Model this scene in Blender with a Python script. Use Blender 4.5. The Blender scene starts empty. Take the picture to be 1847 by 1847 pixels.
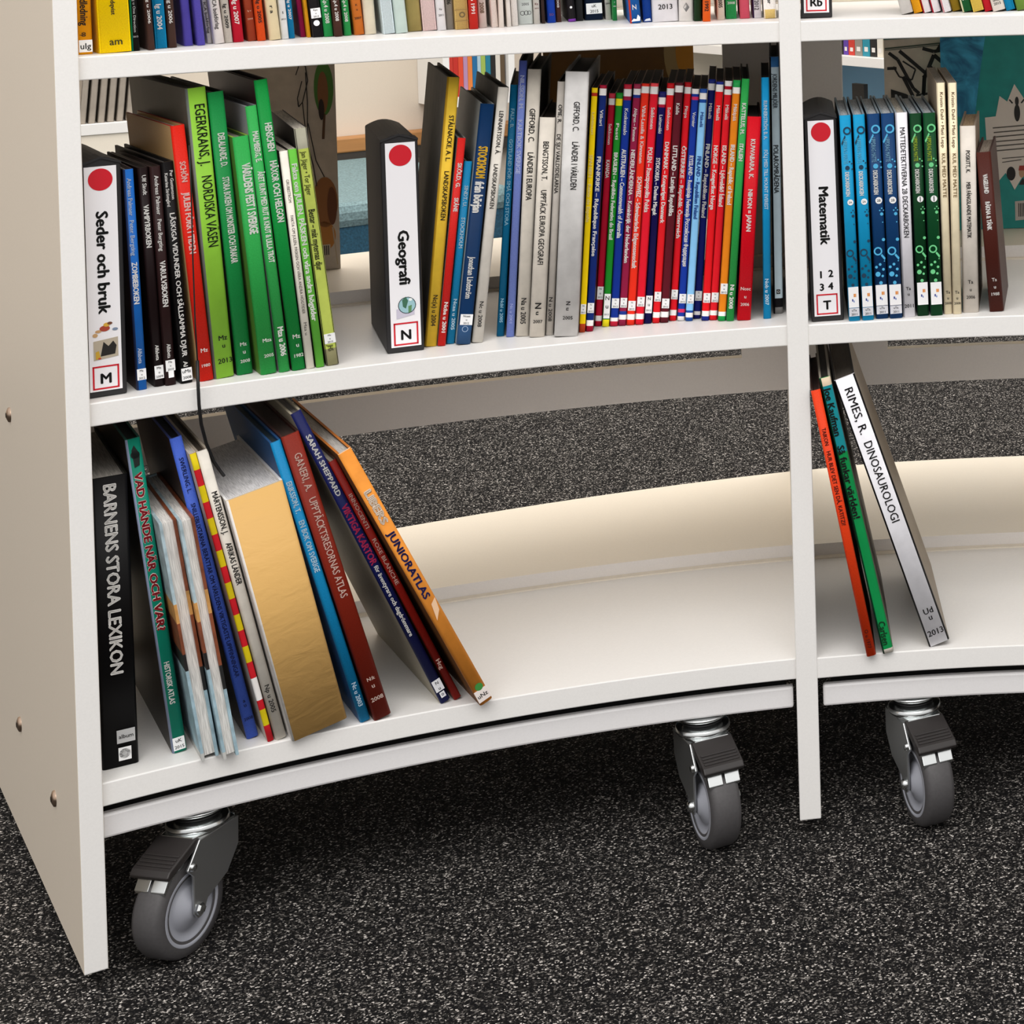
import bpy, bmesh, math, random
from math import sin, cos, tan, pi, radians, atan2, hypot, sqrt
from mathutils import Vector, Matrix
random.seed(7)
scene = bpy.context.scene
COL = scene.collection

# ------------------------------------------------------------------ camera
U = 0.8                       # metres per layout unit (eye = origin of the layout)
F, CX, CY, ROLL, PITCH = 3726.07, 2154.97, -158.18, -0.022339, 0.019373
ZFLOOR = -1.3265
EYE = Vector((0, 0, -ZFLOOR * U))
cr, sr, ct, st = cos(ROLL), sin(ROLL), cos(PITCH), sin(PITCH)
camd = bpy.data.cameras.new('camera')
cam = bpy.data.objects.new('camera', camd)
COL.objects.link(cam)
right = Vector((cr, sr * st, sr * ct))
up = Vector((-sr, cr * st, cr * ct))
back = right.cross(up)
cam.matrix_world = Matrix(((right.x, up.x, back.x, EYE.x), (right.y, up.y, back.y, EYE.y),
                           (right.z, up.z, back.z, EYE.z), (0, 0, 0, 1)))
camd.sensor_width = 36
camd.lens = F / 1847 * 36
camd.shift_x = (923.5 - CX) / 1847
camd.shift_y = (CY - 923.5) / 1847
camd.clip_start = 0.05
scene.camera = cam

# ------------------------------------------------------------------ world, lamps, exposure
world = bpy.data.worlds.new('world'); scene.world = world
world.use_nodes = True
bg = world.node_tree.nodes['Background']
bg.inputs[0].default_value = (1.0, 0.98, 0.965, 1)
wn, wl = world.node_tree.nodes.new, world.node_tree.links.new
wtc, wsx, wmr = wn('ShaderNodeTexCoord'), wn('ShaderNodeSeparateXYZ'), wn('ShaderNodeMapRange')
wl(wtc.outputs['Generated'], wsx.inputs[0]); wl(wsx.outputs['Z'], wmr.inputs[0])
wmr.inputs[1].default_value = -.05; wmr.inputs[2].default_value = .45; wmr.inputs[3].default_value = .5; wmr.inputs[4].default_value = 1.0
wl(wmr.outputs[0], bg.inputs[1])
def area(name, loc, rot, sx, sy, power, col=(1, .96, .9)):
    l = bpy.data.lights.new(name, 'AREA'); l.shape = 'RECTANGLE'; l.size = sx; l.size_y = sy
    l.energy = power; l.color = col
    o = bpy.data.objects.new(name, l); o.location = loc; o.rotation_euler = rot; COL.objects.link(o)
    return o
area('ceiling_light_front', (-0.2, 0.0, 2.9), (radians(20), 0, 0), 3.6, 2.0, 78, (1, .975, .95))
area('ceiling_light_rear', (-1.0, 3.9, 2.9), (0, 0, 0), 3.6, 1.8, 72, (1, .94, .86))
vs = scene.view_settings
vs.view_transform = 'Standard'; vs.look = 'None'; vs.gamma = 1; vs.use_curve_mapping = False
vs.exposure = 0.1

# ------------------------------------------------------------------ helpers
def ray(x, y):
    dx, dy = x - CX, y - CY
    u = (dx * cr + dy * sr) / F; v = -(-dx * sr + dy * cr) / F
    return Vector((u, ct + v * st, -st + v * ct))
def on_z(x, y, z):            # layout point of a pixel on a horizontal plane
    d = ray(x, y); return d * (z / d.z)
def on_y(x, y, Y):
    d = ray(x, y); return d * (Y / d.y)
def proj(P):
    d = P.y * ct - P.z * st; v = P.y * st + P.z * ct
    u = P.x / d * F; w = -v / d * F
    return (CX + u * cr - w * sr, CY + u * sr + w * cr)
def W(P):                     # layout -> world metres
    return Vector((P[0] * U, P[1] * U, (P[2] - ZFLOOR) * U))

def srgb(h):
    h = h.lstrip('#'); c = [int(h[i:i + 2], 16) / 255 for i in (0, 2, 4)]
    return tuple((v / 12.92 if v <= .04045 else ((v + .055) / 1.055) ** 2.4) for v in c) + (1,)
MATS = {}
def mat(col, rough=.5, metal=0, spec=.5, kind=None):
    key = (col, rough, metal, spec, kind)
    if key in MATS: return MATS[key]
    m = bpy.data.materials.new((kind or 'plain') + '_' + col.strip('#')); m.use_nodes = True
    nt = m.node_tree; b = nt.nodes['Principled BSDF']
    c = srgb(col)
    b.inputs['Base Color'].default_value = c; b.inputs['Roughness'].default_value = rough
    b.inputs['Metallic'].default_value = metal; b.inputs['Specular IOR Level'].default_value = spec
    N = nt.nodes.new; L = nt.links.new
    if kind in ('cloth', 'paper', 'laminate', 'plastic', 'rubber', 'upholstery'):
        tc = N('ShaderNodeTexCoord'); n = N('ShaderNodeTexNoise')
        sc, amt, bs = {'cloth': (900, .10, .25), 'paper': (45, .12, .05), 'laminate': (500, .02, .03), 'plastic': (60, .06, .03),
                       'rubber': (300, .08, .1), 'upholstery': (220, .35, .3)}[kind]
        n.inputs['Scale'].default_value = sc; n.inputs['Detail'].default_value = 4
        L(tc.outputs['Object'], n.inputs['Vector'])
        mx = N('ShaderNodeMix'); mx.data_type = 'RGBA'; mx.blend_type = 'MULTIPLY'; mx.inputs[0].default_value = 1
        mr = N('ShaderNodeMapRange'); mr.inputs[1].default_value = .3; mr.inputs[2].default_value = .7
        mr.inputs[3].default_value = 1 - amt; mr.inputs[4].default_value = 1 + amt
        L(n.outputs['Fac'], mr.inputs[0]); mx.inputs[6].default_value = c; L(mr.outputs[0], mx.inputs[7])
        L(mx.outputs[2], b.inputs['Base Color'])
        bp = N('ShaderNodeBump'); bp.inputs['Strength'].default_value = bs; bp.inputs['Distance'].default_value = .001
        L(n.outputs['Fac'], bp.inputs['Height']); L(bp.outputs[0], b.inputs['Normal'])
    if kind == 'pages':
        tc = N('ShaderNodeTexCoord'); mp = N('ShaderNodeMapping'); mp.inputs['Scale'].default_value = (1, .03, .03)
        n = N('ShaderNodeTexNoise'); n.inputs['Scale'].default_value = 1800; n.inputs['Detail'].default_value = 2
        L(tc.outputs['Object'], mp.inputs[0]); L(mp.outputs[0], n.inputs['Vector'])
        mx = N('ShaderNodeMix'); mx.data_type = 'RGBA'; mx.inputs[6].default_value = tuple(v * .6 for v in c[:3]) + (1,); mx.inputs[7].default_value = c
        mr = N('ShaderNodeMapRange'); mr.inputs[1].default_value = .35; mr.inputs[2].default_value = .6
        L(n.outputs['Fac'], mr.inputs[0]); L(mr.outputs[0], mx.inputs[0]); L(mx.outputs[2], b.inputs['Base Color'])
    if kind == 'crumpled':
        tc = N('ShaderNodeTexCoord'); n = N('ShaderNodeTexNoise'); n.inputs['Scale'].default_value = 30; n.inputs['Detail'].default_value = 6
        n.inputs['Distortion'].default_value = .6
        mp = N('ShaderNodeMapping'); mp.inputs['Scale'].default_value = (1, 1, 2.2)
        L(tc.outputs['Object'], mp.inputs[0]); L(mp.outputs[0], n.inputs['Vector'])
        bp = N('ShaderNodeBump'); bp.inputs['Strength'].default_value = .5; bp.inputs['Distance'].default_value = .002
        L(n.outputs['Fac'], bp.inputs['Height']); L(bp.outputs[0], b.inputs['Normal'])
    if kind == 'worn':        # mottled printed board with scuffs
        tc = N('ShaderNodeTexCoord'); n = N('ShaderNodeTexNoise'); n.inputs['Scale'].default_value = 60; n.inputs['Detail'].default_value = 6
        L(tc.outputs['Object'], n.inputs['Vector']); rp = N('ShaderNodeValToRGB')
        rp.color_ramp.elements[0].position = .35; rp.color_ramp.elements[0].color = tuple(v * .6 for v in c[:3]) + (1,)
        rp.color_ramp.elements[1].position = .62; rp.color_ramp.elements[1].color = c
        L(n.outputs['Fac'], rp.inputs[0]); L(rp.outputs[0], b.inputs['Base Color'])
    if kind == 'wood':
        tc = N('ShaderNodeTexCoord'); mp = N('ShaderNodeMapping'); mp.inputs['Scale'].default_value = (2, 2, 40)
        n = N('ShaderNodeTexNoise'); n.inputs['Scale'].default_value = 4; n.inputs['Detail'].default_value = 5
        L(tc.outputs['Object'], mp.inputs[0]); L(mp.outputs[0], n.inputs['Vector'])
        mx = N('ShaderNodeMix'); mx.data_type = 'RGBA'; mx.inputs[6].default_value = tuple(v * .75 for v in c[:3]) + (1,); mx.inputs[7].default_value = c
        L(n.outputs['Fac'], mx.inputs[0]); L(mx.outputs[2], b.inputs['Base Color'])
    if kind == 'swirl':
        tc = N('ShaderNodeTexCoord'); n = N('ShaderNodeTexNoise'); n.inputs['Scale'].default_value = 22; n.inputs['Detail'].default_value = 4; n.inputs['Distortion'].default_value = 2.5
        L(tc.outputs['Object'], n.inputs['Vector']); rp = N('ShaderNodeValToRGB')
        rp.color_ramp.elements[0].position = .35; rp.color_ramp.elements[0].color = c
        rp.color_ramp.elements[1].position = .7; rp.color_ramp.elements[1].color = srgb('#3fb0dc')
        L(n.outputs['Fac'], rp.inputs[0]); L(rp.outputs[0], b.inputs['Base Color'])
    MATS[key] = m
    return m

def carpet_mat():
    m = bpy.data.materials.new('carpet'); m.use_nodes = True
    nt = m.node_tree; b = nt.nodes['Principled BSDF']; N = nt.nodes.new; L = nt.links.new
    tc = N('ShaderNodeTexCoord'); v = N('ShaderNodeTexVoronoi'); v.inputs['Scale'].default_value = 540
    n = N('ShaderNodeTexNoise'); n.inputs['Scale'].default_value = 250; n.inputs['Detail'].default_value = 2
    add = N('ShaderNodeMix'); add.data_type = 'RGBA'; add.blend_type = 'LINEAR_LIGHT'; add.inputs[0].default_value = .0015
    L(tc.outputs['Object'], add.inputs[6]); L(n.outputs['Color'], add.inputs[7]); L(tc.outputs['Object'], n.inputs['Vector'])
    L(add.outputs[2], v.inputs['Vector'])
    sep = N('ShaderNodeSeparateColor'); L(v.outputs['Color'], sep.inputs[0])
    rp = N('ShaderNodeValToRGB'); e = rp.color_ramp.elements
    e[0].position = 0; e[0].color = (.006, .006, .007, 1); e[1].position = 1; e[1].color = (.72, .67, .62, 1)
    k = e.new(.55); k.color = (.007, .0066, .0064, 1); k = e.new(.78); k.color = (.045, .041, .038, 1); k = e.new(.92); k.color = (.19, .176, .162, 1)
    L(sep.outputs[0], rp.inputs[0]); L(rp.outputs[0], b.inputs['Base Color'])
    b.inputs['Roughness'].default_value = .95; b.inputs['Specular IOR Level'].default_value = .1
    bp = N('ShaderNodeBump'); bp.inputs['Strength'].default_value = .7; bp.inputs['Distance'].default_value = .002; bp.invert = True
    L(v.outputs['Distance'], bp.inputs['Height']); L(bp.outputs[0], b.inputs['Normal'])
    return m

def tag(o, label=None, cat=None, group=None, kind=None):
    if label: o['label'] = label
    if cat: o['category'] = cat
    if group: o['group'] = group
    if kind: o['kind'] = kind
    return o
def empty(name, mw=None, label=None, cat=None, group=None):
    o = bpy.data.objects.new(name, None); o.empty_display_size = .02; COL.objects.link(o)
    if mw is not None: o.matrix_world = mw
    return tag(o, label, cat, group)

class MB:
    """collects faces (with material index) into one mesh"""
    def __init__(s): s.v = []; s.f = []; s.m = []; s.mats = []; s.sm = []
    def mi(s, m):
        if m not in s.mats: s.mats.append(m)
        return s.mats.index(m)
    def face(s, pts, m, smooth=False):
        i = len(s.v); s.v += [tuple(p) for p in pts]; s.f.append(tuple(range(i, i + len(pts)))); s.m.append(s.mi(m)); s.sm.append(smooth)
    def mesh(s, verts, faces, m, smooth=False):
        i = len(s.v); s.v += [tuple(p) for p in verts]; k = s.mi(m)
        for f in faces: s.f.append(tuple(i + j for j in f)); s.m.append(k); s.sm.append(smooth)
    def box(s, a, b, m, T=None):
        vs_ = [Vector((x, y, z)) for z in (a[2], b[2]) for y in (a[1], b[1]) for x in (a[0], b[0])]
        if T: vs_ = [T(v) if callable(T) else T @ v for v in vs_]
        s.mesh(vs_, [(0, 2, 3, 1), (4, 5, 7, 6), (0, 1, 5, 4), (2, 6, 7, 3), (0, 4, 6, 2), (1, 3, 7, 5)], m)
    def prism(s, prof, z0, z1, m, T=None, smooth=False, caps=True):
        """prof: CCW list of (x,y); extruded along z"""
        n = len(prof); vs_ = [Vector((x, y, z)) for z in (z0, z1) for x, y in prof]
        if T: vs_ = [T(v) if callable(T) else T @ v for v in vs_]
        fs = [(i, (i + 1) % n, n + (i + 1) % n, n + i) for i in range(n)]
        s.mesh(vs_, fs, m, smooth)
        if caps: s.mesh(vs_, [tuple(range(n - 1, -1, -1)), tuple(range(n, 2 * n))], m)
    def lathe(s, prof, m, T=None, seg=40, smooth=True):
        """prof: list (r, z)"""
        vs_ = []; n = len(prof)
        for k in range(seg):
            a = 2 * pi * k / seg
            vs_ += [Vector((r * cos(a), r * sin(a), z)) for r, z in prof]
        if T: vs_ = [T @ v for v in vs_]
        fs = []
        for k in range(seg):
            k2 = (k + 1) % seg
            for j in range(n - 1): fs.append((k * n + j, k2 * n + j, k2 * n + j + 1, k * n + j + 1))
        s.mesh(vs_, fs, m, smooth)
    def tube(s, pts, r, m, seg=8):
        pts = [Vector(p) for p in pts]; rings = []
        for i, p in enumerate(pts):
            d = (pts[min(i + 1, len(pts) - 1)] - pts[max(i - 1, 0)]).normalized()
            a = d.cross(Vector((.3, 1, .1))).normalized(); b_ = d.cross(a)
            rings.append([p + (a * cos(t) + b_ * sin(t)) * r for t in (2 * pi * k / seg for k in range(seg))])
        vs_ = [v for rg in rings for v in rg]; fs = []
        for i in range(len(pts) - 1):
            for k in range(seg): fs.append((i * seg + k, i * seg + (k + 1) % seg, (i + 1) * seg + (k + 1) % seg, (i + 1) * seg + k))
        fs += [tuple(range(seg)), tuple(range(len(vs_) - 1, len(vs_) - seg - 1, -1))]
        s.mesh(vs_, fs, m, True)
    def disc(s, c, ax, ay, m, n=28, r0=0):
        """flat disc / ring in the plane of ax, ay"""
        c, ax, ay = Vector(c), Vector(ax), Vector(ay)
        P = [c + ax * cos(2 * pi * k / n) + ay * sin(2 * pi * k / n) for k in range(n)]
        if r0 == 0: s.face(P, m)
        else:
            Q = [c + (p - c) * r0 for p in P]
            for k in range(n): s.face((P[k], P[(k + 1) % n], Q[(k + 1) % n], Q[k]), m)
    def build(s, name, parent=None, bevel=0, mw=None, recalc=True):
        me = bpy.data.meshes.new(name); me.from_pydata(s.v, [], s.f); me.update()
        for m in s.mats: me.materials.append(m)
        me.polygons.foreach_set('material_index', s.m); me.polygons.foreach_set('use_smooth', s.sm)
        if recalc:
            bm = bmesh.new(); bm.from_mesh(me)
            bmesh.ops.remove_doubles(bm, verts=bm.verts, dist=1e-6)
            bmesh.ops.recalc_face_normals(bm, faces=bm.faces); bm.to_mesh(me); bm.free()
        o = bpy.data.objects.new(name, me); COL.objects.link(o)
        if parent: o.parent = parent
        elif mw is not None: o.matrix_world = mw
        if bevel:
            b = o.modifiers.new('bevel', 'BEVEL'); b.width = bevel; b.segments = 2; b.limit_method = 'ANGLE'; b.angle_limit = radians(40)
        return o

# ---- lettering
GLY = {}
def glyphs(s, bold=0):
    k = (s, bold)
    if k in GLY: return GLY[k]
    c = bpy.data.curves.new('tmp', 'FONT'); c.body = s; c.size = 1; c.resolution_u = 2; c.fill_mode = 'FRONT'
    o = bpy.data.objects.new('tmp', c); COL.objects.link(o)
    dg = bpy.context.evaluated_depsgraph_get(); e = o.evaluated_get(dg); me = e.to_mesh()
    vs_ = [(v.co.x, v.co.y) for v in me.vertices]; fs = [tuple(p.vertices) for p in me.polygons]
    e.to_mesh_clear(); bpy.data.objects.remove(o); bpy.data.curves.remove(c)
    if bold > 0:              # heavier strokes: the same outlines a little to the side and up
        n = len(vs_); sh = [(-bold, 0), (bold, 0), (0, bold * .7), (0, -bold * .7)]
        vs_ = [(x + dx, y + dy) for dx, dy in sh for x, y in vs_]
        fs = [tuple(i + k * n for i in f) for k in range(4) for f in fs]
    x0 = min(v[0] for v in vs_); x1 = max(v[0] for v in vs_)
    GLY[k] = ([(x - x0, y) for x, y in vs_], fs, x1 - x0)
    return GLY[k]
CAP = .7
def text_v(mb, s, cx, z0, z1, cap, m, y, bold=.012, up_=1):
    bold *= 1.9
    """reads downwards; z0 = start (top), z1 = end"""
    vs_, fs, w = glyphs(s, bold); kx = (z0 - z1) / w; ky = cap / CAP
    mb.mesh([(cx - cap / 2 + v * ky, y, z0 - u * kx) for u, v in vs_], fs, m)
def text_h(mb, s, cx, zc, width, m, y, bold=.012, maxcap=9, maxw=None):
    vs_, fs, w = glyphs(s, bold); k = min(width / w, maxcap / CAP); kx = k
    mb.mesh([(cx + (u - w / 2) * kx, y, zc - CAP * k / 2 + v * k) for u, v in vs_], fs, m)

# ------------------------------------------------------------------ layout of the curved bookcase
XC, YC, RF = -0.17093, 0.93311, 1.96069          # centre and radius of the front edges, left bay
XC2, YC2 = -0.1934, 0.9229                        # right bay
RMID = 2.398
Z3T, Z3B, Z2T, Z2B, Z1T, Z1B = -.19331, -.22208, -.61494, -.64367, -1.08, -1.10899
RAILT, RAILB = -1.1235, -1.1535
ZPAN = -1.3045
def rrear(deg): return 2.82 + max(-.12, min(.02, (deg + 11.9) * .0055))
def pt(deg, r, z, bay=0):
    a = radians(deg); xc, yc = ((XC, YC), (XC2, YC2))[bay]
    return Vector((xc + r * sin(a), yc + r * cos(a), z))

WHITE = mat('#f1efec', .38, kind='laminate')
CREAM = mat('#efe6d6', .4, kind='laminate')
SIDE = mat('#e8dccb', .42, kind='laminate')  # warmer, darker copy of WHITE; shade of the outer faces is in the colour
GREYB = mat('#f0ebe7', .5, kind='laminate')
BLACK = mat('#0c0b0c', .5)
CHROME = mat('#d5d8d8', .22, 1)
CHROME2 = mat('#c4c6c6', .4, 1)

# floor and walls
b = MB(); b.box((-7, -4, -.1), (6, 9, 0), carpet_mat()); tag(b.build('floor'), kind='structure')

bookcase = empty('bookcase', None, 'white curved double-sided bookcase on castors holding rows of books', 'bookcase')
def arc_slab(mb, a0, a1, r0, r1, z0, z1, m, bay=0, n=24, mtop=None):
    f = lambda r, a: r(a) if callable(r) else r
    A = [a0 + (a1 - a0) * i / n for i in range(n + 1)]
    rows = [[W(pt(a, f(r, a), z, bay)) for a in A] for r, z in ((r0, z0), (r1, z0), (r1, z1), (r0, z1))]
    for k in range(4):
        k2 = (k + 1) % 4; mm = m if not (mtop and k == 2) else mtop
        for i in range(n): mb.face((rows[k][i], rows[k][i + 1], rows[k2][i + 1], rows[k2][i]), mm, False)
    for i in (0, n): mb.face([rows[k][i] for k in range(4)], m)
LA0, LA1, RA0, RA1 = -37.4, -11.7, -10.6, 14.2
for nm, zb, zt in (('top', Z3B, Z3T), ('middle', Z2B, Z2T), ('bottom', Z1B, Z1T)):
    for bay, (a0, a1) in enumerate(((LA0, LA1), (RA0, RA1))):
        mb = MB(); arc_slab(mb, a0, a1, RF, RMID, zb, zt, WHITE, bay); mb.build('shelf', bookcase, .0012)
        mb = MB(); arc_slab(mb, a0, a1, RMID + .02, lambda a: rrear(a), zt - .008, zt + .0203, CREAM, bay); mb.build('rear_shelf', bookcase, .0012)
        mb = MB(); arc_slab(mb, a0, a1, RMID, RMID + .0205, zt - .008, zt + .0205, GREYB, bay, mtop=CREAM); mb.build('centre_rail', bookcase)
        mb = MB(); arc_slab(mb, a0, a1, RMID - .014, RMID - .0005, zt + .0, zt + .0022, CREAM, bay); mb.build('shelf_stop_strip', bookcase)
for bay, (a0, a1) in enumerate(((-37.13, -12.1), (-10.22, 13.98))):
    mb = MB(); arc_slab(mb, a0, a1, RF + .012, RF + .026, RAILB, RAILT, mat('#eceaea', .35, kind='laminate'), bay); mb.build('kick_rail', bookcase, .0025)
    mb = MB(); arc_slab(mb, a0 + .3, a1 - .3, RF + .045, RMID + .3, RAILB + .008, Z1B - .0005, mat('#100f0f', .8), bay); mb.build('base_board', bookcase)  # near-black colour paints in the shade of the gap above the kick rail
    # back board with a long slot below the middle shelf
    g = 3.05; a0, a1 = ((LA0, LA1), (RA0, RA1))[bay]
    mb = MB(); zb0, zs, zt0 = Z2T - .195, Z2T - .139, Z2B
    arc_slab(mb, a0, a1, RMID, RMID + .02, zb0, zs, GREYB, bay, mtop=CREAM)
    arc_slab(mb, a1 - g * .62 if bay == 0 else a1 - g * .62, a1, RMID, RMID + .02, zs, zt0, GREYB, bay, 4)
    arc_slab(mb, a0, a0 + g, RMID, RMID + .02, zs, zt0, GREYB, bay, 4)
    mb.build('back_board', bookcase, .0015)
# upright back braces beside the divider and the end panel, between middle and top shelves
for bay, a0, a1 in ((0, -14.0, LA1), (1, RA0, -9.0), (0, LA0, -36.3)):
    mb = MB(); arc_slab(mb, a0, a1, RMID + .02, RMID + .045, Z2T + .0205, Z3B, GREYB, bay, 4); mb.build('back_brace', bookcase, .001)
def panel(name, a0, a1, bay, zt, m_face, m_side):
    mb = MB()
    A = pt(a0, RF - .0078, 0, bay); B = pt(a1, RF - .0078, 0, bay)
    am = radians((a0 + a1) / 2); w = Vector((sin(am), cos(am), 0)); D = rrear((a0 + a1) / 2) - RF + .02
    for z0, z1 in ((ZPAN, zt),):
        P = [A, B, B + w * D, A + w * D]
        lo = [W(Vector((p.x, p.y, z0))) for p in P]; hi = [W(Vector((p.x, p.y, z1))) for p in P]
        mb.face(lo[::-1], m_side); mb.face(hi, m_side)
        for k, m in ((0, m_face), (1, m_side), (2, m_face), (3, m_side)):
            mb.face((lo[k], lo[(k + 1) % 4], hi[(k + 1) % 4], hi[k]), m)
    return mb.build(name, bookcase, .0012), A, B, w
pl_, PA, PB, PW = panel('end_panel', -37.93, -37.15, 0, .32, WHITE, SIDE)
panel('divider_panel', -11.98, -11.12, 0, .32, WHITE, WHITE)
panel('end_panel', 14.0, 14.8, 1, .32, WHITE, SIDE)
# bolt caps on the outer face of the left end panel
nrm = (PA - PB).normalized()
for x, y in ((18, 748), (37, 1306), (99.5, 1440)):
    # intersect pixel ray with outer plane
    d = ray(x, y); k = PA.dot(nrm) / d.dot(nrm) if abs(d.dot(nrm)) > 1e-6 else 1
    k = Vector((PA.x, PA.y, 0)).dot(nrm) / Vector((d.x, d.y, 0)).dot(nrm)
    P = W(d * k)
    T = Matrix.Translation(P) @ nrm.to_track_quat('Z', 'Y').to_matrix().to_4x4()
    mb = MB(); mb.lathe([(0, .004), (.004, .0036), (.0078, .002), (.0085, -.001)], mat('#b8a08c', .3, 1), T, 28)
    mb.lathe([(0, .0043), (.0028, .0042), (.003, .0039)], mat('#3a3028', .4, 1), T, 6, False)
    mb.build('bolt_cap', bookcase)

# ------------------------------------------------------------------ castors
def caster(cx, cy, ang):
    """cx, cy layout position of the swivel axis; ang: azimuth (deg) the wheel trails towards"""
    base = W(Vector((cx, cy, ZFLOOR)))
    R = Matrix.Translation(base) @ Matrix.Rotation(radians(ang), 4, 'Z')      # local +x = pedal direction
    top = (RAILB - .0005 - ZFLOOR) * U
    RW, off, hw = .0485, .031, .0165
    zt = .117
    mb = MB()
    # swivel head: plate, ball race, crown
    mb.lathe([(0, top + .012), (.012, top + .012), (.012, top - .001), (.026, top - .001), (.027, top - .003), (.026, top - .005), (.019, top - .006), (.019, zt + .010), (.029, zt + .008), (.0305, zt + .004), (.028, zt), (0, zt)], CHROME, R)
    mb.lathe([(.0195, top - .006), (.0238, top - .0085), (.0195, top - .0105)], BLACK, R)
    # fork crown and legs
    prof = [(-.027, -hw - .006), (.026, -hw - .006), (.026, hw + .006), (-.027, hw + .006)]
    mb.prism([(-.025, -.0235), (.012, -.0235), (.030, -.019), (.030, .019), (.012, .0235), (-.025, .0235), (-.031, .012), (-.031, -.012)], zt - .006, zt + .001, CHROME, R)
    for s in (-1, 1):
        y0, y1 = sorted((s * (hw + .0045), s * (hw + .0075)))
        leg = [(-.030, zt - .002), (.026, zt - .002), (.044, zt - .026), (.036, zt - .034), (.036, RW - .004), (.031, RW - .0105), (.024, RW - .009), (.017, RW + .004), (-.012, zt - .052), (-.029, zt - .03)]
        q = R @ Matrix(((1, 0, 0, 0), (0, 0, -1, 0), (0, 1, 0, 0), (0, 0, 0, 1)))
        mb.prism(leg, -y1, -y0, CHROME2, q)
    # back web
    mb.box((-.031, -.019, zt - .034), (-.0285, .019, zt), CHROME2, R)
    o = mb.build('caster', bookcase, .0008)
    def sub(m_, nm, bev=0): return m_.build(nm, o, bev)
    ax = R @ Matrix.Translation((off, 0, RW)) @ Matrix.Rotation(pi / 2, 4, 'X')
    mb = MB()
    mb.lathe([(.031, -hw + .001), (.0375, -hw), (.046, -hw + .0015), (RW, -hw + .006), (RW, hw - .006), (.046, hw - .0015), (.0375, hw), (.031, hw - .001)], mat('#4b494a', .6, kind='rubber'), ax, 56)
    sub(mb, 'tyre')
    HUB = mat('#a2a4ad', .45)
    mb = MB()
    mb.lathe([(.0372, -hw + .0), (.0345, -hw - .0006), (.033, -hw + .002), (.030, -hw + .005), (.022, -hw + .006), (.0205, -hw + .003), (.012, -hw - .0005), (.009, -hw - .003), (0, -hw - .003)], HUB, ax, 56)
    mb.lathe([(.0372, hw), (.0345, hw + .0006), (.033, hw - .002), (.030, hw - .005), (.022, hw - .006), (.0205, hw - .003), (.012, hw + .0005), (.009, hw + .003), (0, hw + .003)], HUB, ax, 56)
    sub(mb, 'wheel_hub')
    mb = MB()
    for s in (-1, 1):
        mb = MB(); mb.lathe([(0, s * (hw + .0135)), (.0045, s * (hw + .013)), (.006, s * (hw + .0105)), (.006, s * (hw + .007))], CHROME, ax, 6 if s < 0 else 24, s > 0)
        sub(mb, 'axle_bolt')
    # brake pedal: dark wedge with ridges
    PD = mat('#282423', .5, kind='plastic')
    mb = MB()
    prof = [(.024, zt - .001), (.031, zt), (.066, zt - .016), (.070, zt - .021), (.068, zt - .025), (.050, zt - .018), (.028, zt - .008)]
    q = R @ Matrix(((1, 0, 0, 0), (0, 0, -1, 0), (0, 1, 0, 0), (0, 0, 0, 1)))
    mb.prism(prof, -.0225, .0225, PD, q)
    for k in range(4):
        t = .55 + .11 * k; x = .031 + .035 * t; z = zt - .016 * t
        mb.box((x - .0012, -.020, z - .001), (x + .0012, .020, z + .0016), PD, R)
    sub(mb, 'brake_pedal', .0015)
    mb = MB()
    for y0, y1 in ((-.0175, -.0015), (.0015, .0175)):
        mb.prism([(.048, zt - .019), (.062, zt - .024), (.0695, zt - .036), (.0675, zt - .040), (.060, zt - .030), (.048, zt - .023)], -y1, -y0, CHROME, q)
    mb.box((.040, -.0165, zt - .024), (.05, .0165, zt - .019), CHROME2, R)
    for s in (-1, 1):
        mb.lathe([(0, s * (hw + .0115)), (.0035, s * (hw + .011)), (.0042, s * (hw + .008))], CHROME, R @ Matrix.Translation((.038, 0, zt - .024)) @ Matrix.Rotation(pi / 2, 4, 'X'), 16)
    sub(mb, 'brake_clamp', .0006)
    return o
CASTERS = [(-1.292, 2.602, -104), (-.712, 2.86, -57.5), (-.424, 2.915, -60.5)]
for c in CASTERS: caster(*c)

# ------------------------------------------------------------------ books
class Slot: pass
def place(BL, BRx, TL, TRx, z, hfix=None, yaw=None, bay=None):
    """works out where a book stands from its spine; returns local frame and size in metres"""
    hb = 0; t = .02
    if bay is None: bay = 0 if BL[0] < 1440 else 1
    xc, yc = ((XC, YC), (XC2, YC2))[bay]
    for _ in range(4):
        P0 = on_z(BL[0], BL[1], z + hb)
        a = atan2(P0.x - xc, P0.y - yc) if yaw is None else yaw
        w = Vector((sin(a), cos(a), 0)); u = Vector((cos(a), -sin(a), 0))
        d = ray(*TL); Q = d * (P0.dot(w) / d.dot(w)) - P0
        s1, t1 = Q.dot(u), Q.z; Ln = hypot(s1, t1); phi = atan2(s1, t1)
        n = u * cos(phi) - Vector((0, 0, sin(phi)))
        def thick(P, x):
            x0 = proj(P)[0]; x1 = proj(P + n * .01)[0]; return (x - x0) / (x1 - x0) * .01
        t = .5 * (thick(P0, BRx) + thick(P0 + Q, TRx))
        hb = max(0, t * sin(phi))
    s = Slot(); s.P = W(P0); s.w = w; s.u = n; s.e = (u * sin(phi) + Vector((0, 0, cos(phi)))); s.t = t * U
    s.h = Ln * U if hfix is None else hfix; s.phi = phi; s.a = a
    return s
def frame(s):
    return Matrix(((s.u.x, s.w.x, s.e.x, s.P.x), (s.u.y, s.w.y, s.e.y, s.P.y), (s.u.z, s.w.z, s.e.z, s.P.z), (0, 0, 0, 1)))
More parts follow.
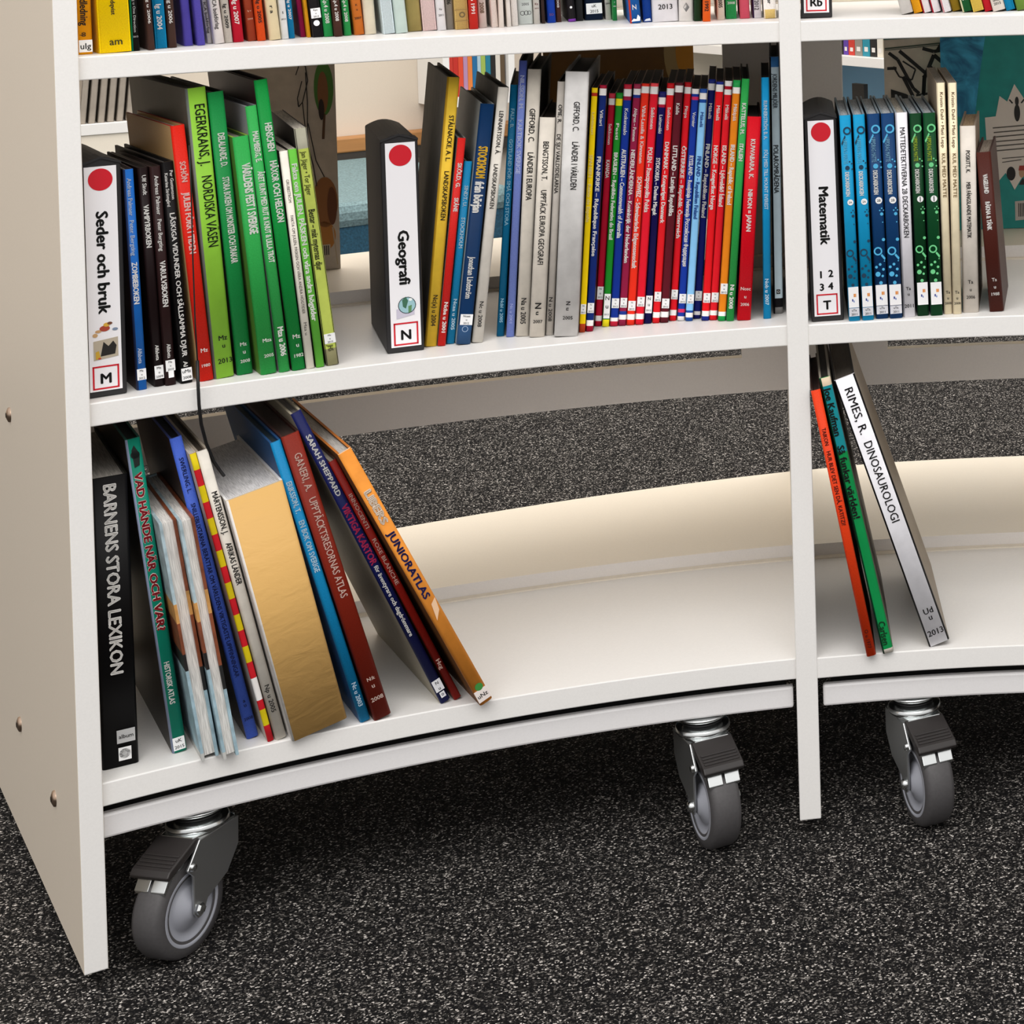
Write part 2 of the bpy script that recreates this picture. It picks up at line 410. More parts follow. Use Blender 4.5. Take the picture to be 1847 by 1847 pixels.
def settle(slots, gap=.0003):
    """neighbours may touch but not run into each other"""
    for i in range(len(slots) - 1):
        A, B = slots[i], slots[i + 1]
        for _ in range(3):
            MA = frame(A).inverted(); MBm = frame(B).inverted(); ov = 0
            hmin = min(A.h, B.h)
            for y in (0, min(A.D, B.D)):
                for zf in (0, .25, .5, .75, 1):
                    p = MA @ (frame(B) @ Vector((0, y, B.h * zf)))
                    if -.002 <= p.z <= A.h: ov = max(ov, A.t + gap - p.x)
                    p = MBm @ (frame(A) @ Vector((A.t, y, A.h * zf)))
                    if -.002 <= p.z <= B.h: ov = max(ov, p.x + gap)
            if ov <= 1e-5: break
            ov = min(ov, .006)
            ra = min(ov * .5, A.t * .3); rb = min(ov - ra, B.t * .3)
            A.t -= ra; B.P = B.P + B.u * rb; B.t -= rb
            # keep resting on the shelf
def rest(s, zshelf):
    zs = W(Vector((0, 0, zshelf))).z
    low = min((frame(s) @ Vector((x, 0, 0))).z for x in (0, s.t))
    s.P.z += zs - low + .0002

def make_book(s, spec):
    """spec keys: c cover, side, bands [(f0,f1,col)], txt [...], soft, pages, D"""
    t, h, D = s.t, s.h, s.D
    root = empty('book', frame(s), spec['label'], 'book', spec['group'])
    soft = spec.get('soft'); c = min(.0022 if not soft else .0006, t * .2)
    kind = spec.get('kind', 'cloth' if not soft else 'plastic'); rough = .42 if kind != 'paper' else .6
    base = mat(spec['c'], rough, 0, .12, kind); side = mat(spec.get('side', spec['c']), rough, 0, .12, kind)
    hin = spec.get('hinge'); hm = mat(hin[0], rough, 0, .12, kind) if hin else None
    r = min(.3 * t, .0032)
    arc = [(r - r * cos(k * pi / 8), r - r * sin(k * pi / 8)) for k in range(5)]
    mb = MB()
    if spec.get('fore'):
        # fore-edge turned outwards: two boards, pages between
        c = .0028
        hm_ = [(0, .34, spec['c']), (.34, .42, '#d9a05a'), (.42, .55, '#8c4a2c'), (.55, .62, '#201a1a'), (.62, .97, '#a9c6d2'), (.97, 1, '#d8d8d4')]
        hm2 = [(0, .30, '#8c4a2c'), (.30, .40, '#d9a05a'), (.40, .62, '#8c4a2c'), (.62, .72, '#20201f'), (.72, 1, '#a9c6d2')]
        for x0, segs in ((0, hm_), (t - c, hm2)):
            for f0, f1, cc in segs: mb.box((x0, 0, h * (1 - f1)), (x0 + c, D, h * (1 - f0)), mat(cc, .5, kind='worn'))
        mb.box((c, D - .003, 0), (t - c, D, h), base)
        # worn cap over the head
        mb.build('cover', root)
        mb = MB(); mb.box((c, .004, .003), (t - c, D - .003, h - .002), mat('#f2eee8', .7, kind='pages')); mb.build('pages', root)
        return root
    outer = [(0, D)] + arc + [(t - x, y) for x, y in arc[::-1]] + [(t, D)]
    inner = [(t - c, D), (t - c, c * 1.3), (c, c * 1.3), (c, D)]
    prof = outer + inner; n = len(prof)
    cuts = sorted({0., 1.} | {f for bnd in spec.get('bands', []) for f in bnd[:2]})
    for i in range(len(cuts) - 1):
        f0, f1 = cuts[i], cuts[i + 1]; fm = (f0 + f1) / 2; bmn = None
        for q0, q1, cc in spec.get('bands', []):
            if q0 <= fm <= q1: bmn = mat(cc, rough, 0, .12, kind)
        z0, z1 = h * (1 - f1), h * (1 - f0)
        for k in range(n):
            k2 = (k + 1) % n
            is_side = k in (0, len(outer) - 2) or k >= len(outer) - 1
            m = side if is_side else (bmn or base)
            if hm and (k in (1, 2, 3) or (len(hin) > 1 and k in (len(outer) - 3, len(outer) - 4, len(outer) - 5))): m = hm
            (x0, y0), (x1, y1) = prof[k], prof[k2]
            mb.face(((x0, y0, z0), (x1, y1, z0), (x1, y1, z1), (x0, y0, z1)), m, 1 <= k < len(outer) - 2)
    # end caps (board edges)
    capm = mat(spec.get('edge', spec.get('side', spec['c'])), .6)
    for z in (0, h):
        pts = [(x, y, z) for x, y in prof]
        mb.mesh(pts, [(0, 1, n - 1)] if 0 else [], capm)
        no = len(outer)
        mb.face([(0, D, z), (0, r, z), (c, r, z), (c, D, z)], capm); mb.face([(t, D, z), (t, r, z), (t - c, r, z), (t - c, D, z)], capm)
        bm_cap = mat(spec.get('cap', spec['c']), rough)
        mb.face([(x, y, z) for x, y in outer[1:-1]] + [(t - c, r, z), (t - c, c * 1.3, z), (c, c * 1.3, z), (c, r, z)] if c * 1.3 < r else [(x, y, z) for x, y in outer[1:-1]], bm_cap)
    mb.build('cover', root)
    ins = .0035 if not soft else .0006
    mb = MB(); mb.box((c, c * 1.3 + .0004, ins), (t - c, D - (.003 if not soft else .0005), h - ins), mat(spec.get('pages', '#d8cfc0'), .75, kind='pages'))  # dark per-book pages values carry the shade on the book tops
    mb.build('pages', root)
    deco = MB()
    for q in spec.get('txt', []):
        k = q[0]; lt = MB(); f1_ = None
        if k == 'L':          # sticker: f0,f1,[lines],(col)
            _, f0, f1, lines = q[:4]; colr = q[4] if len(q) > 4 else '#eeeeee'; xa, xb = (q[5] if len(q) > 5 else (.1, .97))
            lm = MB(); lm.box((t * xa, -.0004, h * (1 - f1)), (t * xb, .0001, h * (1 - f0)), mat(colr, .5)); sl = lm.build('spine_label', root)
            nl = len(lines)
            for j, tx in enumerate(lines):
                zc = h * (1 - (f0 + (f1 - f0) * (j + .5) / nl)); cap = h * (f1 - f0) / nl * .55
                wd = min(t * (xb - xa) * .8, len(tx) * cap * .85)
                text_h(lt, tx, t * (xa + xb) / 2, zc, wd, BLACK, -.0006, maxcap=cap)
            if lt.f: lt.build('lettering', sl, recalc=False)
            continue
        elif k == 'h':        # horizontal: string, f, width frac, colour
            text_h(lt, q[1], t * (q[5] if len(q) > 5 else .52), h * (1 - q[2]), t * q[3], mat(q[4], .5), -.0006, .016, min(t * .42, .009))
        elif k == 'D':        # disc: x frac, f, radius frac of t, colour, ring inner ratio
            deco.disc((t * q[1], -.0005, h * (1 - q[2])), (t * q[3], 0, 0), (0, 0, t * q[3]), mat(q[4], .5), 20, q[5] if len(q) > 5 else 0)
        elif k == 'B':        # block: x0,x1,f0,f1,colour
            deco.face([(t * q[1], -.0005, h * (1 - q[4])), (t * q[2], -.0005, h * (1 - q[4])), (t * q[2], -.0005, h * (1 - q[3])), (t * q[1], -.0005, h * (1 - q[3]))], mat(q[5], .5))
        elif k == 'P':        # polygon: list of (x frac, f), colour
            deco.face([(t * x, -.0005, h * (1 - f)) for x, f in q[1]], mat(q[2], .5))
        else:                 # vertical string: f0,f1,cap frac, colour, centre frac, bold
            s_, f0, f1, cap, colr = q[:5]; cxf = q[5] if len(q) > 5 else .5; bo = q[6] if len(q) > 6 else .012
            if len(q) > 7:
                text_v(lt, s_, t * cxf, h * (1 - f0), h * (1 - f1), t * cap, mat(q[7], .5), -.0004, bo + .02)
            text_v(lt, s_, t * cxf, h * (1 - f0), h * (1 - f1), t * cap, mat(colr, .5), -.0006, bo)
        if lt.f: lt.build('lettering', root, recalc=False)
    if deco.f: deco.build('spine_print', root, recalc=False)
    return root

def make_binder(s, lab, title, letter, lines, label, pics=None, group='box files marking the subjects'):
    """s: case slot; lab: corners of the white sheet as fractions (x0,x1)"""
    t, h, D = s.t, s.h, s.D
    root = empty('box_file', frame(s), label, 'box file', group)
    K = mat('#161416', .55, kind='plastic'); r = .004
    mb = MB()
    x0, x1 = lab
    # case: box with a slightly domed lid edge
    prof = [(0, 0), (t, 0), (t, h - .006)] + [(t * (1 - k / 8), h - .006 + .006 * sin(pi * k / 8)) for k in range(1, 8)] + [(0, h - .006)]
    q = Matrix(((1, 0, 0, 0), (0, 0, 1, 0), (0, 1, 0, 0), (0, 0, 0, 1)))
    mb.prism(prof, 0, D, K, q); mb.build('case', root, .0015)
    mb = MB(); f = .0045
    mb.prism([(-.0003, h - .0075), (t * .5, h - .0015), (t * .5, h + .0008), (-.0003, h - .005)], -.0012, .03, K, q)
    mb.prism([(t * .5, h - .0015), (t + .0003, h - .0075), (t + .0003, h - .0055), (t * .5, h + .0004)], -.0012, .03, K, q)
    mb.build('lid_flap', root)
    mb = MB(); WH = mat('#f1eff2', .45); RD = mat('#cc0a22', .45)
    X0, X1 = t * x0, t * x1; ww = X1 - X0; zb, zt_ = .006, h - .009
    mb.box((X0, -.0006, zb), (X1, .0002, zt_), WH)
    y = -.0009
    rr = ww * .38
    mb.disc((X0 + ww * .5, y, zt_ - rr - ww * .07), (rr, 0, 0), (0, 0, rr), RD, 40)
    # square with red outline
    sq = ww * .82; sx = X0 + ww * .09; sz = zb + ww * .06; e = ww * .055
    for a0, a1, c0, c1 in ((0, sq, 0, e), (0, sq, sq * .98 - e, sq * .98), (0, e, 0, sq * .98), (sq - e, sq, 0, sq * .98)):
        mb.face([(sx + a0, y, sz + c0), (sx + a1, y, sz + c0), (sx + a1, y, sz + c1), (sx + a0, y, sz + c1)], RD)
    mb.build('label_sheet', root, recalc=False)
    BK = mat('#0a0a0a', .5); lt = MB()
    text_h(lt, letter, sx + sq * .5, sz + sq * .45, sq * (.42 if len(letter) == 1 else .6), BK, y, .035, sq * .42)
    lt.build('lettering', root, recalc=False)
    for (tx, f0, f1) in lines:
        lt = MB(); text_v(lt, tx, X0 + ww * .52, h * (1 - f0), h * (1 - f1), ww * .36, BK, y, .022); lt.build('lettering', root, recalc=False)
    pc = MB()
    for q_ in (pics or []):
        k = q_[0]
        if k == 'e': pc.disc((X0 + ww * q_[1], y - .0001 * q_[6], h * (1 - q_[2])), (ww * q_[3], 0, 0), (0, 0, ww * q_[4]), mat(q_[5], .5), 18)
        elif k == 'p': pc.face([(X0 + ww * x, y - .0001 * q_[3], h * (1 - f)) for x, f in q_[1]], mat(q_[2], .5))
        elif k == 't':
            lt = MB(); text_h(lt, q_[1], X0 + ww * q_[2], h * (1 - q_[3]), ww * .5, BK, y, .04, ww * .27); lt.build('lettering', root, recalc=False)
    if pc.f: pc.build('label_picture', root, recalc=False)
    return root

WT, BKT = '#f4f2ee', '#141414'
def cty(author, a1, title, t0, t1, c, bands, lab=('N', 'u', '2012'), lf=(.885, .925), tc=WT, a0=.1, extra=()):
    return dict(c=c, side='#231a17', edge='#9a7a68', pages='#241b17', soft=1, bands=bands,  # pages lie in shadow: their near-black colour paints that shade
                txt=[(author, a0, a1, .42, tc), (title, t0, t1, .52, tc, .5, .02), ('L', lf[0], lf[1], lab)] + list(extra))
TOPW = lambda a: [(0, .014, a), (.014, .042, '#f2efec'), (.955, .978, '#f2efec'), (.978, 1, a)]

MID = 'books on the middle shelf of the left bay'
def mid(i): return i
# (BL, BRx, TL, TRx, spec)
S2L = [
 ((247.3, 705), 273.3, (222, 307), 243.3, dict(c='#1c62b4', side='#241018', D=.14, soft=0, kind='plastic', hinge=('#27365c',), txt=[('Andreas Palmaer', .04, .21, .4, '#c6d6ea'), ('Peter Bergting', .23, .39, .4, '#c6d6ea'), ('ZOMBIEBOKEN', .42, .61, .5, WT, .5, .02), ('Alfabeta', .81, .88, .38, '#c6d6ea'), ('L', .905, .955, ('Mz', 'u', '2012'))],
   label='blue book lettered ZOMBIEBOKEN beside the box file marked M')),
 ((274.6, 699.6), 297.7, (244, 304), 268.5, dict(c='#1d1213', D=.17, kind='plastic', txt=[('Ulf Sindt', .035, .125, .4, WT), ('VAMPYRBOKEN', .17, .365, .5, WT, .5, .02), ('Alfabeta', .81, .88, .35, WT), ('L', .905, .965, ('Mz', 'u', '2009'))], label='dark brown book lettered VAMPYRBOKEN on the middle shelf')),
 ((299, 697), 323, (270, 302), 288.4, dict(c='#2c1a1a', D=.17, kind='plastic', txt=[('Andreas Palmaer', .04, .22, .38, WT), ('Peter Bergting', .24, .385, .38, WT), ('VARULVSBOKEN', .43, .64, .5, WT, .5, .02), ('Alfabeta', .81, .875, .35, WT), ('L', .885, .935, ('Mz', 'u', '2010')), ('L', .935, .965, (), '#f4f4f4', (.3, .8))], label='dark brown book lettered VARULVSBOKEN on the middle shelf')),
 ((325.6, 693.5), 354.7, (289.8, 293.8), 315, dict(c='#0d0b0c', D=.2, kind='plastic', pages='#8d8a88', txt=[('Per Gustavsson', .04, .17, .26, WT, .72), ('Katarina Strömgård', .05, .2, .26, WT, .3), ('LÄSKIGA VIDUNDER OCH SÄLLSAMMA DJUR', .23, .88, .4, WT, .5, .015), ('Al', .9, .925, .35, WT), ('L', .932, .988, ('uMz', '2008'))], label='black book with long title LÄSKIGA VIDUNDER beside the red one')),
 ((357.4, 690), 384, (304, 229), 336.5, dict(c='#d42416', side='#d2aa74', D=.19, edge='#b02418', txt=[('SCHÖN', .14, .22, .4, '#f6cfc6', .52, .02), ('JULEN FÖRR I TIDEN', .26, .5, .45, '#f8dcd6', .52, .02), ('h', 'Mz', .88, .5, WT), ('h', '1980', .94, .6, WT)], label='bright red cloth book lettered JULEN FÖRR I TIDEN')),
 ((387, 685), 424.4, (334.4, 161), 370.5, dict(c='#8ec63f', side='#66635a', D=.24, kind='plastic', hinge=('#6f7470',), pages='#777777', txt=[('EGERKRANS, J.', .057, .267, .5, BKT, .6, .004), ('NORDISKA VÄSEN', .303, .547, .5, BKT, .6, .004), ('h', 'Mz', .863, .42, BKT, .6), ('h', 'u', .89, .14, BKT, .6), ('h', '2013', .942, .7, BKT, .6)], label='tall light green book lettered NORDISKA VÄSEN')),
 ((428.6, 678), 460.5, (374.3, 168), 407, dict(c='#1d8a45', side='#22261f', D=.23, txt=[('DELALANDE, D.', .145, .264, .4, WT, .55, .02), ('STORA BOKEN OM MONSTER OCH DRAKAR', .3, .605, .4, WT, .55, .02), ('h', 'Mz', .893, .4, WT, .55), ('h', 'u', .92, .16, WT, .55), ('h', '2008', .953, .6, WT, .55)], label='dark green book lettered STORA BOKEN OM MONSTER OCH DRAKAR')),
 ((468.5, 678), 501, (416.8, 249), 450, dict(c='#2f9e4a', side='#4f7a2e', D=.2, edge='#9bbd3c', txt=[('VÄRLDENS FEST I SVERIGE', .113, .41, .5, WT, .6, .025), ('h', 'Mza', .858, .55, WT, .6), ('h', '2005', .923, .6, WT, .6)], label='green book lettered VÄRLDENS FEST I SVERIGE')),
 ((503.6, 673), 524.4, (442.3, 193), 465.3, dict(c='#35a350', side='#9a9aa0', D=.22, pages='#5a5a5e', txt=[('MALMBERG, E.', .095, .21, .5, WT, .55, .02), ('ÅRET RUNT MED RUT & KNUT & LILLA TROT', .244, .5875, .5, WT, .55, .02), ('Mza u 2006', .83, .94, .5, WT, .55, .02)], label='narrow green book lettered ÅRET RUNT')),
 ((527, 670), 551.6, (457.3, 146), 485.5, dict(c='#148a3c', side='#301518', D=.24, txt=[('HENSCHEN', .148, .245, .5, WT, .6, .02), ('HÄXOR OCH HELGON', .278, .489, .5, WT, .6, .02), ('h', 'Mz', .884, .55, WT, .6), ('h', 'u', .914, .2, WT, .6), ('h', '1982', .95, .7, WT, .6)], label='tallest dark green book lettered HÄXOR OCH HELGON')),
 ((551.6, 666.6), 568.5, (502.7, 274), 518.7, dict(c='#e9e2d6', side='#2a2220', D=.2, soft=1, txt=[('GRUBESTRÖM', .13, .235, .35, '#4a4540', .5, 0), ('FAKTA OM JULEN, PÅSKEN OCH VÅRA ANDRA HÖGTIDER', .295, .747, .35, '#3a3530', .5, 0), ('Mza u', .787, .845, .35, '#3a3530', .5, 0)], label='narrow cream white book among the green ones on the middle shelf')),
 ((570.7, 664), 586.7, (519.6, 270.5), 536, dict(c='#64b840', side='#2a2220', D=.2, soft=1, txt=[('Fakta om JULEN, PÅSKEN och våra andra högtider', .066, .787, .6, WT, .5, .02)], label='narrow light green book with lowercase white title Fakta om JULEN')),
 ((588.3, 661), 610.6, (529.2, 234), 554.8, dict(c='#b5c25a', side='#262120', D=.21, soft=1, kind='paper', bands=[(0, .085, '#a3a08e'), (.93, 1, '#8e8a66')], txt=[('Jan Jäger • Tor Jäger', .095, .28, .4, '#4a4a24', .5, .004), ('Bestar – mät myternas djur', .34, .597, .5, '#20200e', .5, .01), ('L', .867, .908, ('Mv', 'u', '2015')), ('JHS', .912, .94, .4, '#4a4a24')], label='yellow-green worn book at the right end of the green ones')),
]
S2G = [
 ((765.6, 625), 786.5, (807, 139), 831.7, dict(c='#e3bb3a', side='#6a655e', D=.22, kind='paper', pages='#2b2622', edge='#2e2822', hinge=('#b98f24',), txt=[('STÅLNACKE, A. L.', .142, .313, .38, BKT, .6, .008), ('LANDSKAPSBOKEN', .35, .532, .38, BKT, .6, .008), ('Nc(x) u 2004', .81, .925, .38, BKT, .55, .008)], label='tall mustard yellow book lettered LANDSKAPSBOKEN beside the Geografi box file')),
 ((789, 624), 804.4, (825.8, 249), 840, dict(c='#cf2420', side='#8b8d8c', D=.17, txt=[('SKÖLD, G.', .12, .24, .5, WT, .55, .02), ('SKÅNE', .288, .355, .5, WT, .55, .02), ('Ncba u 2001', .79, .936, .45, WT, .55, .02)], label='thin red book lettered SKÅNE')),
 ((805.6, 620), 821, (837.8, 291), 852, dict(c='#1c86b8', side='#1c2024', D=.16, txt=[('SINDT, U.', .133, .25, .45, '#cfeaf6', .55, .015), ('STOCKHOLM', .308, .477, .45, '#cfeaf6', .55, .015), ('Ncaa u 2005', .755, .924, .42, '#cfeaf6', .55, .015)], label='short thin blue book lettered STOCKHOLM')),
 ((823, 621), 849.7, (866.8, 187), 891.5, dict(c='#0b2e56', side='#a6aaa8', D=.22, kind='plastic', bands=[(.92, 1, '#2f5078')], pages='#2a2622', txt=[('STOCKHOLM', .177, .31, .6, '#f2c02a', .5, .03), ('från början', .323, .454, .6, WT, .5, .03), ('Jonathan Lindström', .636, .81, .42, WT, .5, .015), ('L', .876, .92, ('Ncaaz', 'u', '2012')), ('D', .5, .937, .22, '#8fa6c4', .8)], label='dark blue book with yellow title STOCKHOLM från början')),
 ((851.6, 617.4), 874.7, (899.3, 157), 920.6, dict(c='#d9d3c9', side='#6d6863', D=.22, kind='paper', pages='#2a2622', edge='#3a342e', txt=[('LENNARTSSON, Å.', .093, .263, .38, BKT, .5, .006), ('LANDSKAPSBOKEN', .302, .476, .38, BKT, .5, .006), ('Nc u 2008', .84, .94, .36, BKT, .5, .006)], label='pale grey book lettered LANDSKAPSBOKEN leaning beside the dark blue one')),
 ((893, 606.8), 911.6, (918, 153), 933, dict(c='#106a94', side='#1a2226', D=.22, txt=[('FALK, B.', .095, .172, .45, '#a9dcf0', .5, .012), ('GOTLAND FÖR SMÅ OCH STORA', .216, .56, .45, '#a9dcf0', .5, .012), ('Ncbl u 2005', .85, .945, .4, '#a9dcf0', .5, .012)], label='teal blue book lettered GOTLAND FÖR SMÅ OCH STORA')),
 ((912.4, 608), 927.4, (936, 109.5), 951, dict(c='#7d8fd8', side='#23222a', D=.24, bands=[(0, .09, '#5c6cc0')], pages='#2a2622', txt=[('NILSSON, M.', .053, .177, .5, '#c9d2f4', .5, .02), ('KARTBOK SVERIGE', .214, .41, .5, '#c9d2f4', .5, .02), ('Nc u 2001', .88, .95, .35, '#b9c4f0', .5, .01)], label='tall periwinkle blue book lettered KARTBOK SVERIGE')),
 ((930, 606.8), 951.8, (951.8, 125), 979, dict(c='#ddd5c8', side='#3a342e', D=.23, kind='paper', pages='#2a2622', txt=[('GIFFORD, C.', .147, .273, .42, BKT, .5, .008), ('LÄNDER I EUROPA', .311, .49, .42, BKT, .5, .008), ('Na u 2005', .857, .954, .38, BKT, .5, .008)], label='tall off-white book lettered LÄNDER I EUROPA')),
 ((954, 608), 982, (973.3, 212), 1002, dict(c='#dad2c6', side='#3a342e', D=.2, kind='paper', pages='#4a3c34', txt=[('BENGTSSON, T.', .109, .286, .36, BKT, .5, .006), ('UPPTÄCK EUROPA GEOGRAFI', .33, .67, .36, BKT, .5, .006), ('N', .845, .872, .4, BKT, .5, .01), ('u', .885, .9, .25, BKT, .5, .01), ('h', '2007', .93, .6, BKT)], label='short off-white book lettered UPPTÄCK EUROPA GEOGRAFI')),
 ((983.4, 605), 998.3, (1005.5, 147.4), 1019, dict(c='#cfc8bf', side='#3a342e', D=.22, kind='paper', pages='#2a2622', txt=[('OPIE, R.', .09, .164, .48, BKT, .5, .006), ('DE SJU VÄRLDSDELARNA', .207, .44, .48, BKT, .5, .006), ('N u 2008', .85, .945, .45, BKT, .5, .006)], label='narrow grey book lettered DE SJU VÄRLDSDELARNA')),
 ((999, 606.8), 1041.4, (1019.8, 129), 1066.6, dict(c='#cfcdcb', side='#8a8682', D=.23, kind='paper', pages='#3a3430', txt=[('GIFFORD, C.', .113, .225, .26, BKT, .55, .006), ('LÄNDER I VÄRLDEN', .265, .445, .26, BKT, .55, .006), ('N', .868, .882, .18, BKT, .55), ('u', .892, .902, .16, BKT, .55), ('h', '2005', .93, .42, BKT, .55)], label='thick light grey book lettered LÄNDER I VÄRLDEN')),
]
CT = [
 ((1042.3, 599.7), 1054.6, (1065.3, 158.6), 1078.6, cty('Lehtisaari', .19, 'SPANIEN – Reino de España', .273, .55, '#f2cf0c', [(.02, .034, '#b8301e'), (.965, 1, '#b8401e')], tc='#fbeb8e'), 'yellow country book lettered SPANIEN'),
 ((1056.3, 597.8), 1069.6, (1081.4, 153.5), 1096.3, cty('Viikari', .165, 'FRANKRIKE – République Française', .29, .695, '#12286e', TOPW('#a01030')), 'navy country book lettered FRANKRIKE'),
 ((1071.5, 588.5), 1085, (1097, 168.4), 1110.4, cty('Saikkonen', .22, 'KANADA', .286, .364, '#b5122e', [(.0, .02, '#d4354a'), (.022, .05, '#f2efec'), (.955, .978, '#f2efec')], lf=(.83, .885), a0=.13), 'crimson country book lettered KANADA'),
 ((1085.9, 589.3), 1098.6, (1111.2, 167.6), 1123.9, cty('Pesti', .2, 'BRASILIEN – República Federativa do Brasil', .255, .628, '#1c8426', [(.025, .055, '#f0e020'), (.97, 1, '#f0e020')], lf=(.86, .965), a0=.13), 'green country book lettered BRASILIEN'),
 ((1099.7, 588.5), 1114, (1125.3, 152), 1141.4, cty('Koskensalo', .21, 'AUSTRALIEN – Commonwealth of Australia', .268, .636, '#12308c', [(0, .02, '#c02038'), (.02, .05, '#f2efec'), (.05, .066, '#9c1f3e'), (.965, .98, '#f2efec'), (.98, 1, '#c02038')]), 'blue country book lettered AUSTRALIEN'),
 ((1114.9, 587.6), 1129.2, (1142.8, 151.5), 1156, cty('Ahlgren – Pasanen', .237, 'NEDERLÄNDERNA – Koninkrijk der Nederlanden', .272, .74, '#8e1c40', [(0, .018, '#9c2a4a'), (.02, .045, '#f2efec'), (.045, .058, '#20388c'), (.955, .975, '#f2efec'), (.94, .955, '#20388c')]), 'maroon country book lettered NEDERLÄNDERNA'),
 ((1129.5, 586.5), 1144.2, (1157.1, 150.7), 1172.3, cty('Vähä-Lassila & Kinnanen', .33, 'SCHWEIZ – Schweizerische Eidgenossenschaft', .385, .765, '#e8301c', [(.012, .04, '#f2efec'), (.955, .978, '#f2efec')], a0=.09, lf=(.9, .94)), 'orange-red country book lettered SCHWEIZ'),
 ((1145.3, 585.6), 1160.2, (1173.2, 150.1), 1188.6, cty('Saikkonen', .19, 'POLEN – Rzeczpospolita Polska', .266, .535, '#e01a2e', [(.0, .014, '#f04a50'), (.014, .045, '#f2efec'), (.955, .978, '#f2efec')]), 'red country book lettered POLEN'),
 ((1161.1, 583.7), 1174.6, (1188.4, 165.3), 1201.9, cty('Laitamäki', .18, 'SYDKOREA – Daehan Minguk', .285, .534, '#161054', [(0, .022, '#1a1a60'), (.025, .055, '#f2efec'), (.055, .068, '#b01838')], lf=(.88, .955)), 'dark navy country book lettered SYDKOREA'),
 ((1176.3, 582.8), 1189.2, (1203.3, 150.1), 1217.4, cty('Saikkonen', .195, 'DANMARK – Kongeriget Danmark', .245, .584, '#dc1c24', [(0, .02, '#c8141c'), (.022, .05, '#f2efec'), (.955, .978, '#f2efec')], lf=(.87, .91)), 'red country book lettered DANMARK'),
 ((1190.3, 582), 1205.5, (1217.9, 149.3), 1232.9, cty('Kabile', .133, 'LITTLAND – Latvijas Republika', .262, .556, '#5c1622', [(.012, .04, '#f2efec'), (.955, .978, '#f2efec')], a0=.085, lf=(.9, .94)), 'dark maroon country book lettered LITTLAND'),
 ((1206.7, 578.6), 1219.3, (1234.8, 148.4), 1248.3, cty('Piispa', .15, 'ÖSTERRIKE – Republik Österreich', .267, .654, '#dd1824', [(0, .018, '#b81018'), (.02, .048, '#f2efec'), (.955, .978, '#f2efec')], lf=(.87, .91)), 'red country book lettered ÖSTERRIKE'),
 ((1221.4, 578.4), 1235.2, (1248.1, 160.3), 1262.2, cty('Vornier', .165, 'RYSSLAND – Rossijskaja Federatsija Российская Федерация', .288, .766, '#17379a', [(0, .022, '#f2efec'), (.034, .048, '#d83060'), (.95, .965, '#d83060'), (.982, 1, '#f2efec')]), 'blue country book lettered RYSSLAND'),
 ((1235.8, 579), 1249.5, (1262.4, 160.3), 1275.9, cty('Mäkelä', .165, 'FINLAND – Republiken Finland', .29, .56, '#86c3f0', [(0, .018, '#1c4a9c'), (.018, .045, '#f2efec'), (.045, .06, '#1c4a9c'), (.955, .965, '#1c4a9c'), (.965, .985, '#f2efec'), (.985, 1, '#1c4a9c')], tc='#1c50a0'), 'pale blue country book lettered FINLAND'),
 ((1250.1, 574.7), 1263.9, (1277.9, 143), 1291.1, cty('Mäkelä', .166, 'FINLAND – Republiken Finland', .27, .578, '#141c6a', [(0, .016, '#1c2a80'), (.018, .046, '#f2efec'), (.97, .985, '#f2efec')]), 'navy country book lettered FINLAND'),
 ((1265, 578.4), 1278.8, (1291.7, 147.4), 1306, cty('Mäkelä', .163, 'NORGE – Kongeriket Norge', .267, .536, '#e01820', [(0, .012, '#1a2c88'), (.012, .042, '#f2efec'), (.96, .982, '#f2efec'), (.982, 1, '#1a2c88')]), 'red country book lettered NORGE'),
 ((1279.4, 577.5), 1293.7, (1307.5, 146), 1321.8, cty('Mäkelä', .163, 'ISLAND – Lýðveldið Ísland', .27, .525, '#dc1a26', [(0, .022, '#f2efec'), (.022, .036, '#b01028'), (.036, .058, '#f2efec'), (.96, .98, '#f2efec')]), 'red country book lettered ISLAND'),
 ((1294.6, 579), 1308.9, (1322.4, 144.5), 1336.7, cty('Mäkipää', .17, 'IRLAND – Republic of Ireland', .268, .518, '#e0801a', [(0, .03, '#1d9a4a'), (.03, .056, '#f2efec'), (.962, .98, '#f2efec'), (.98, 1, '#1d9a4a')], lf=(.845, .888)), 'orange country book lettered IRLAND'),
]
for r_ in CT: r_[4]['label'] = 'thin ' + r_[5] + ' on the middle shelf'; S2G.append(r_[:5])
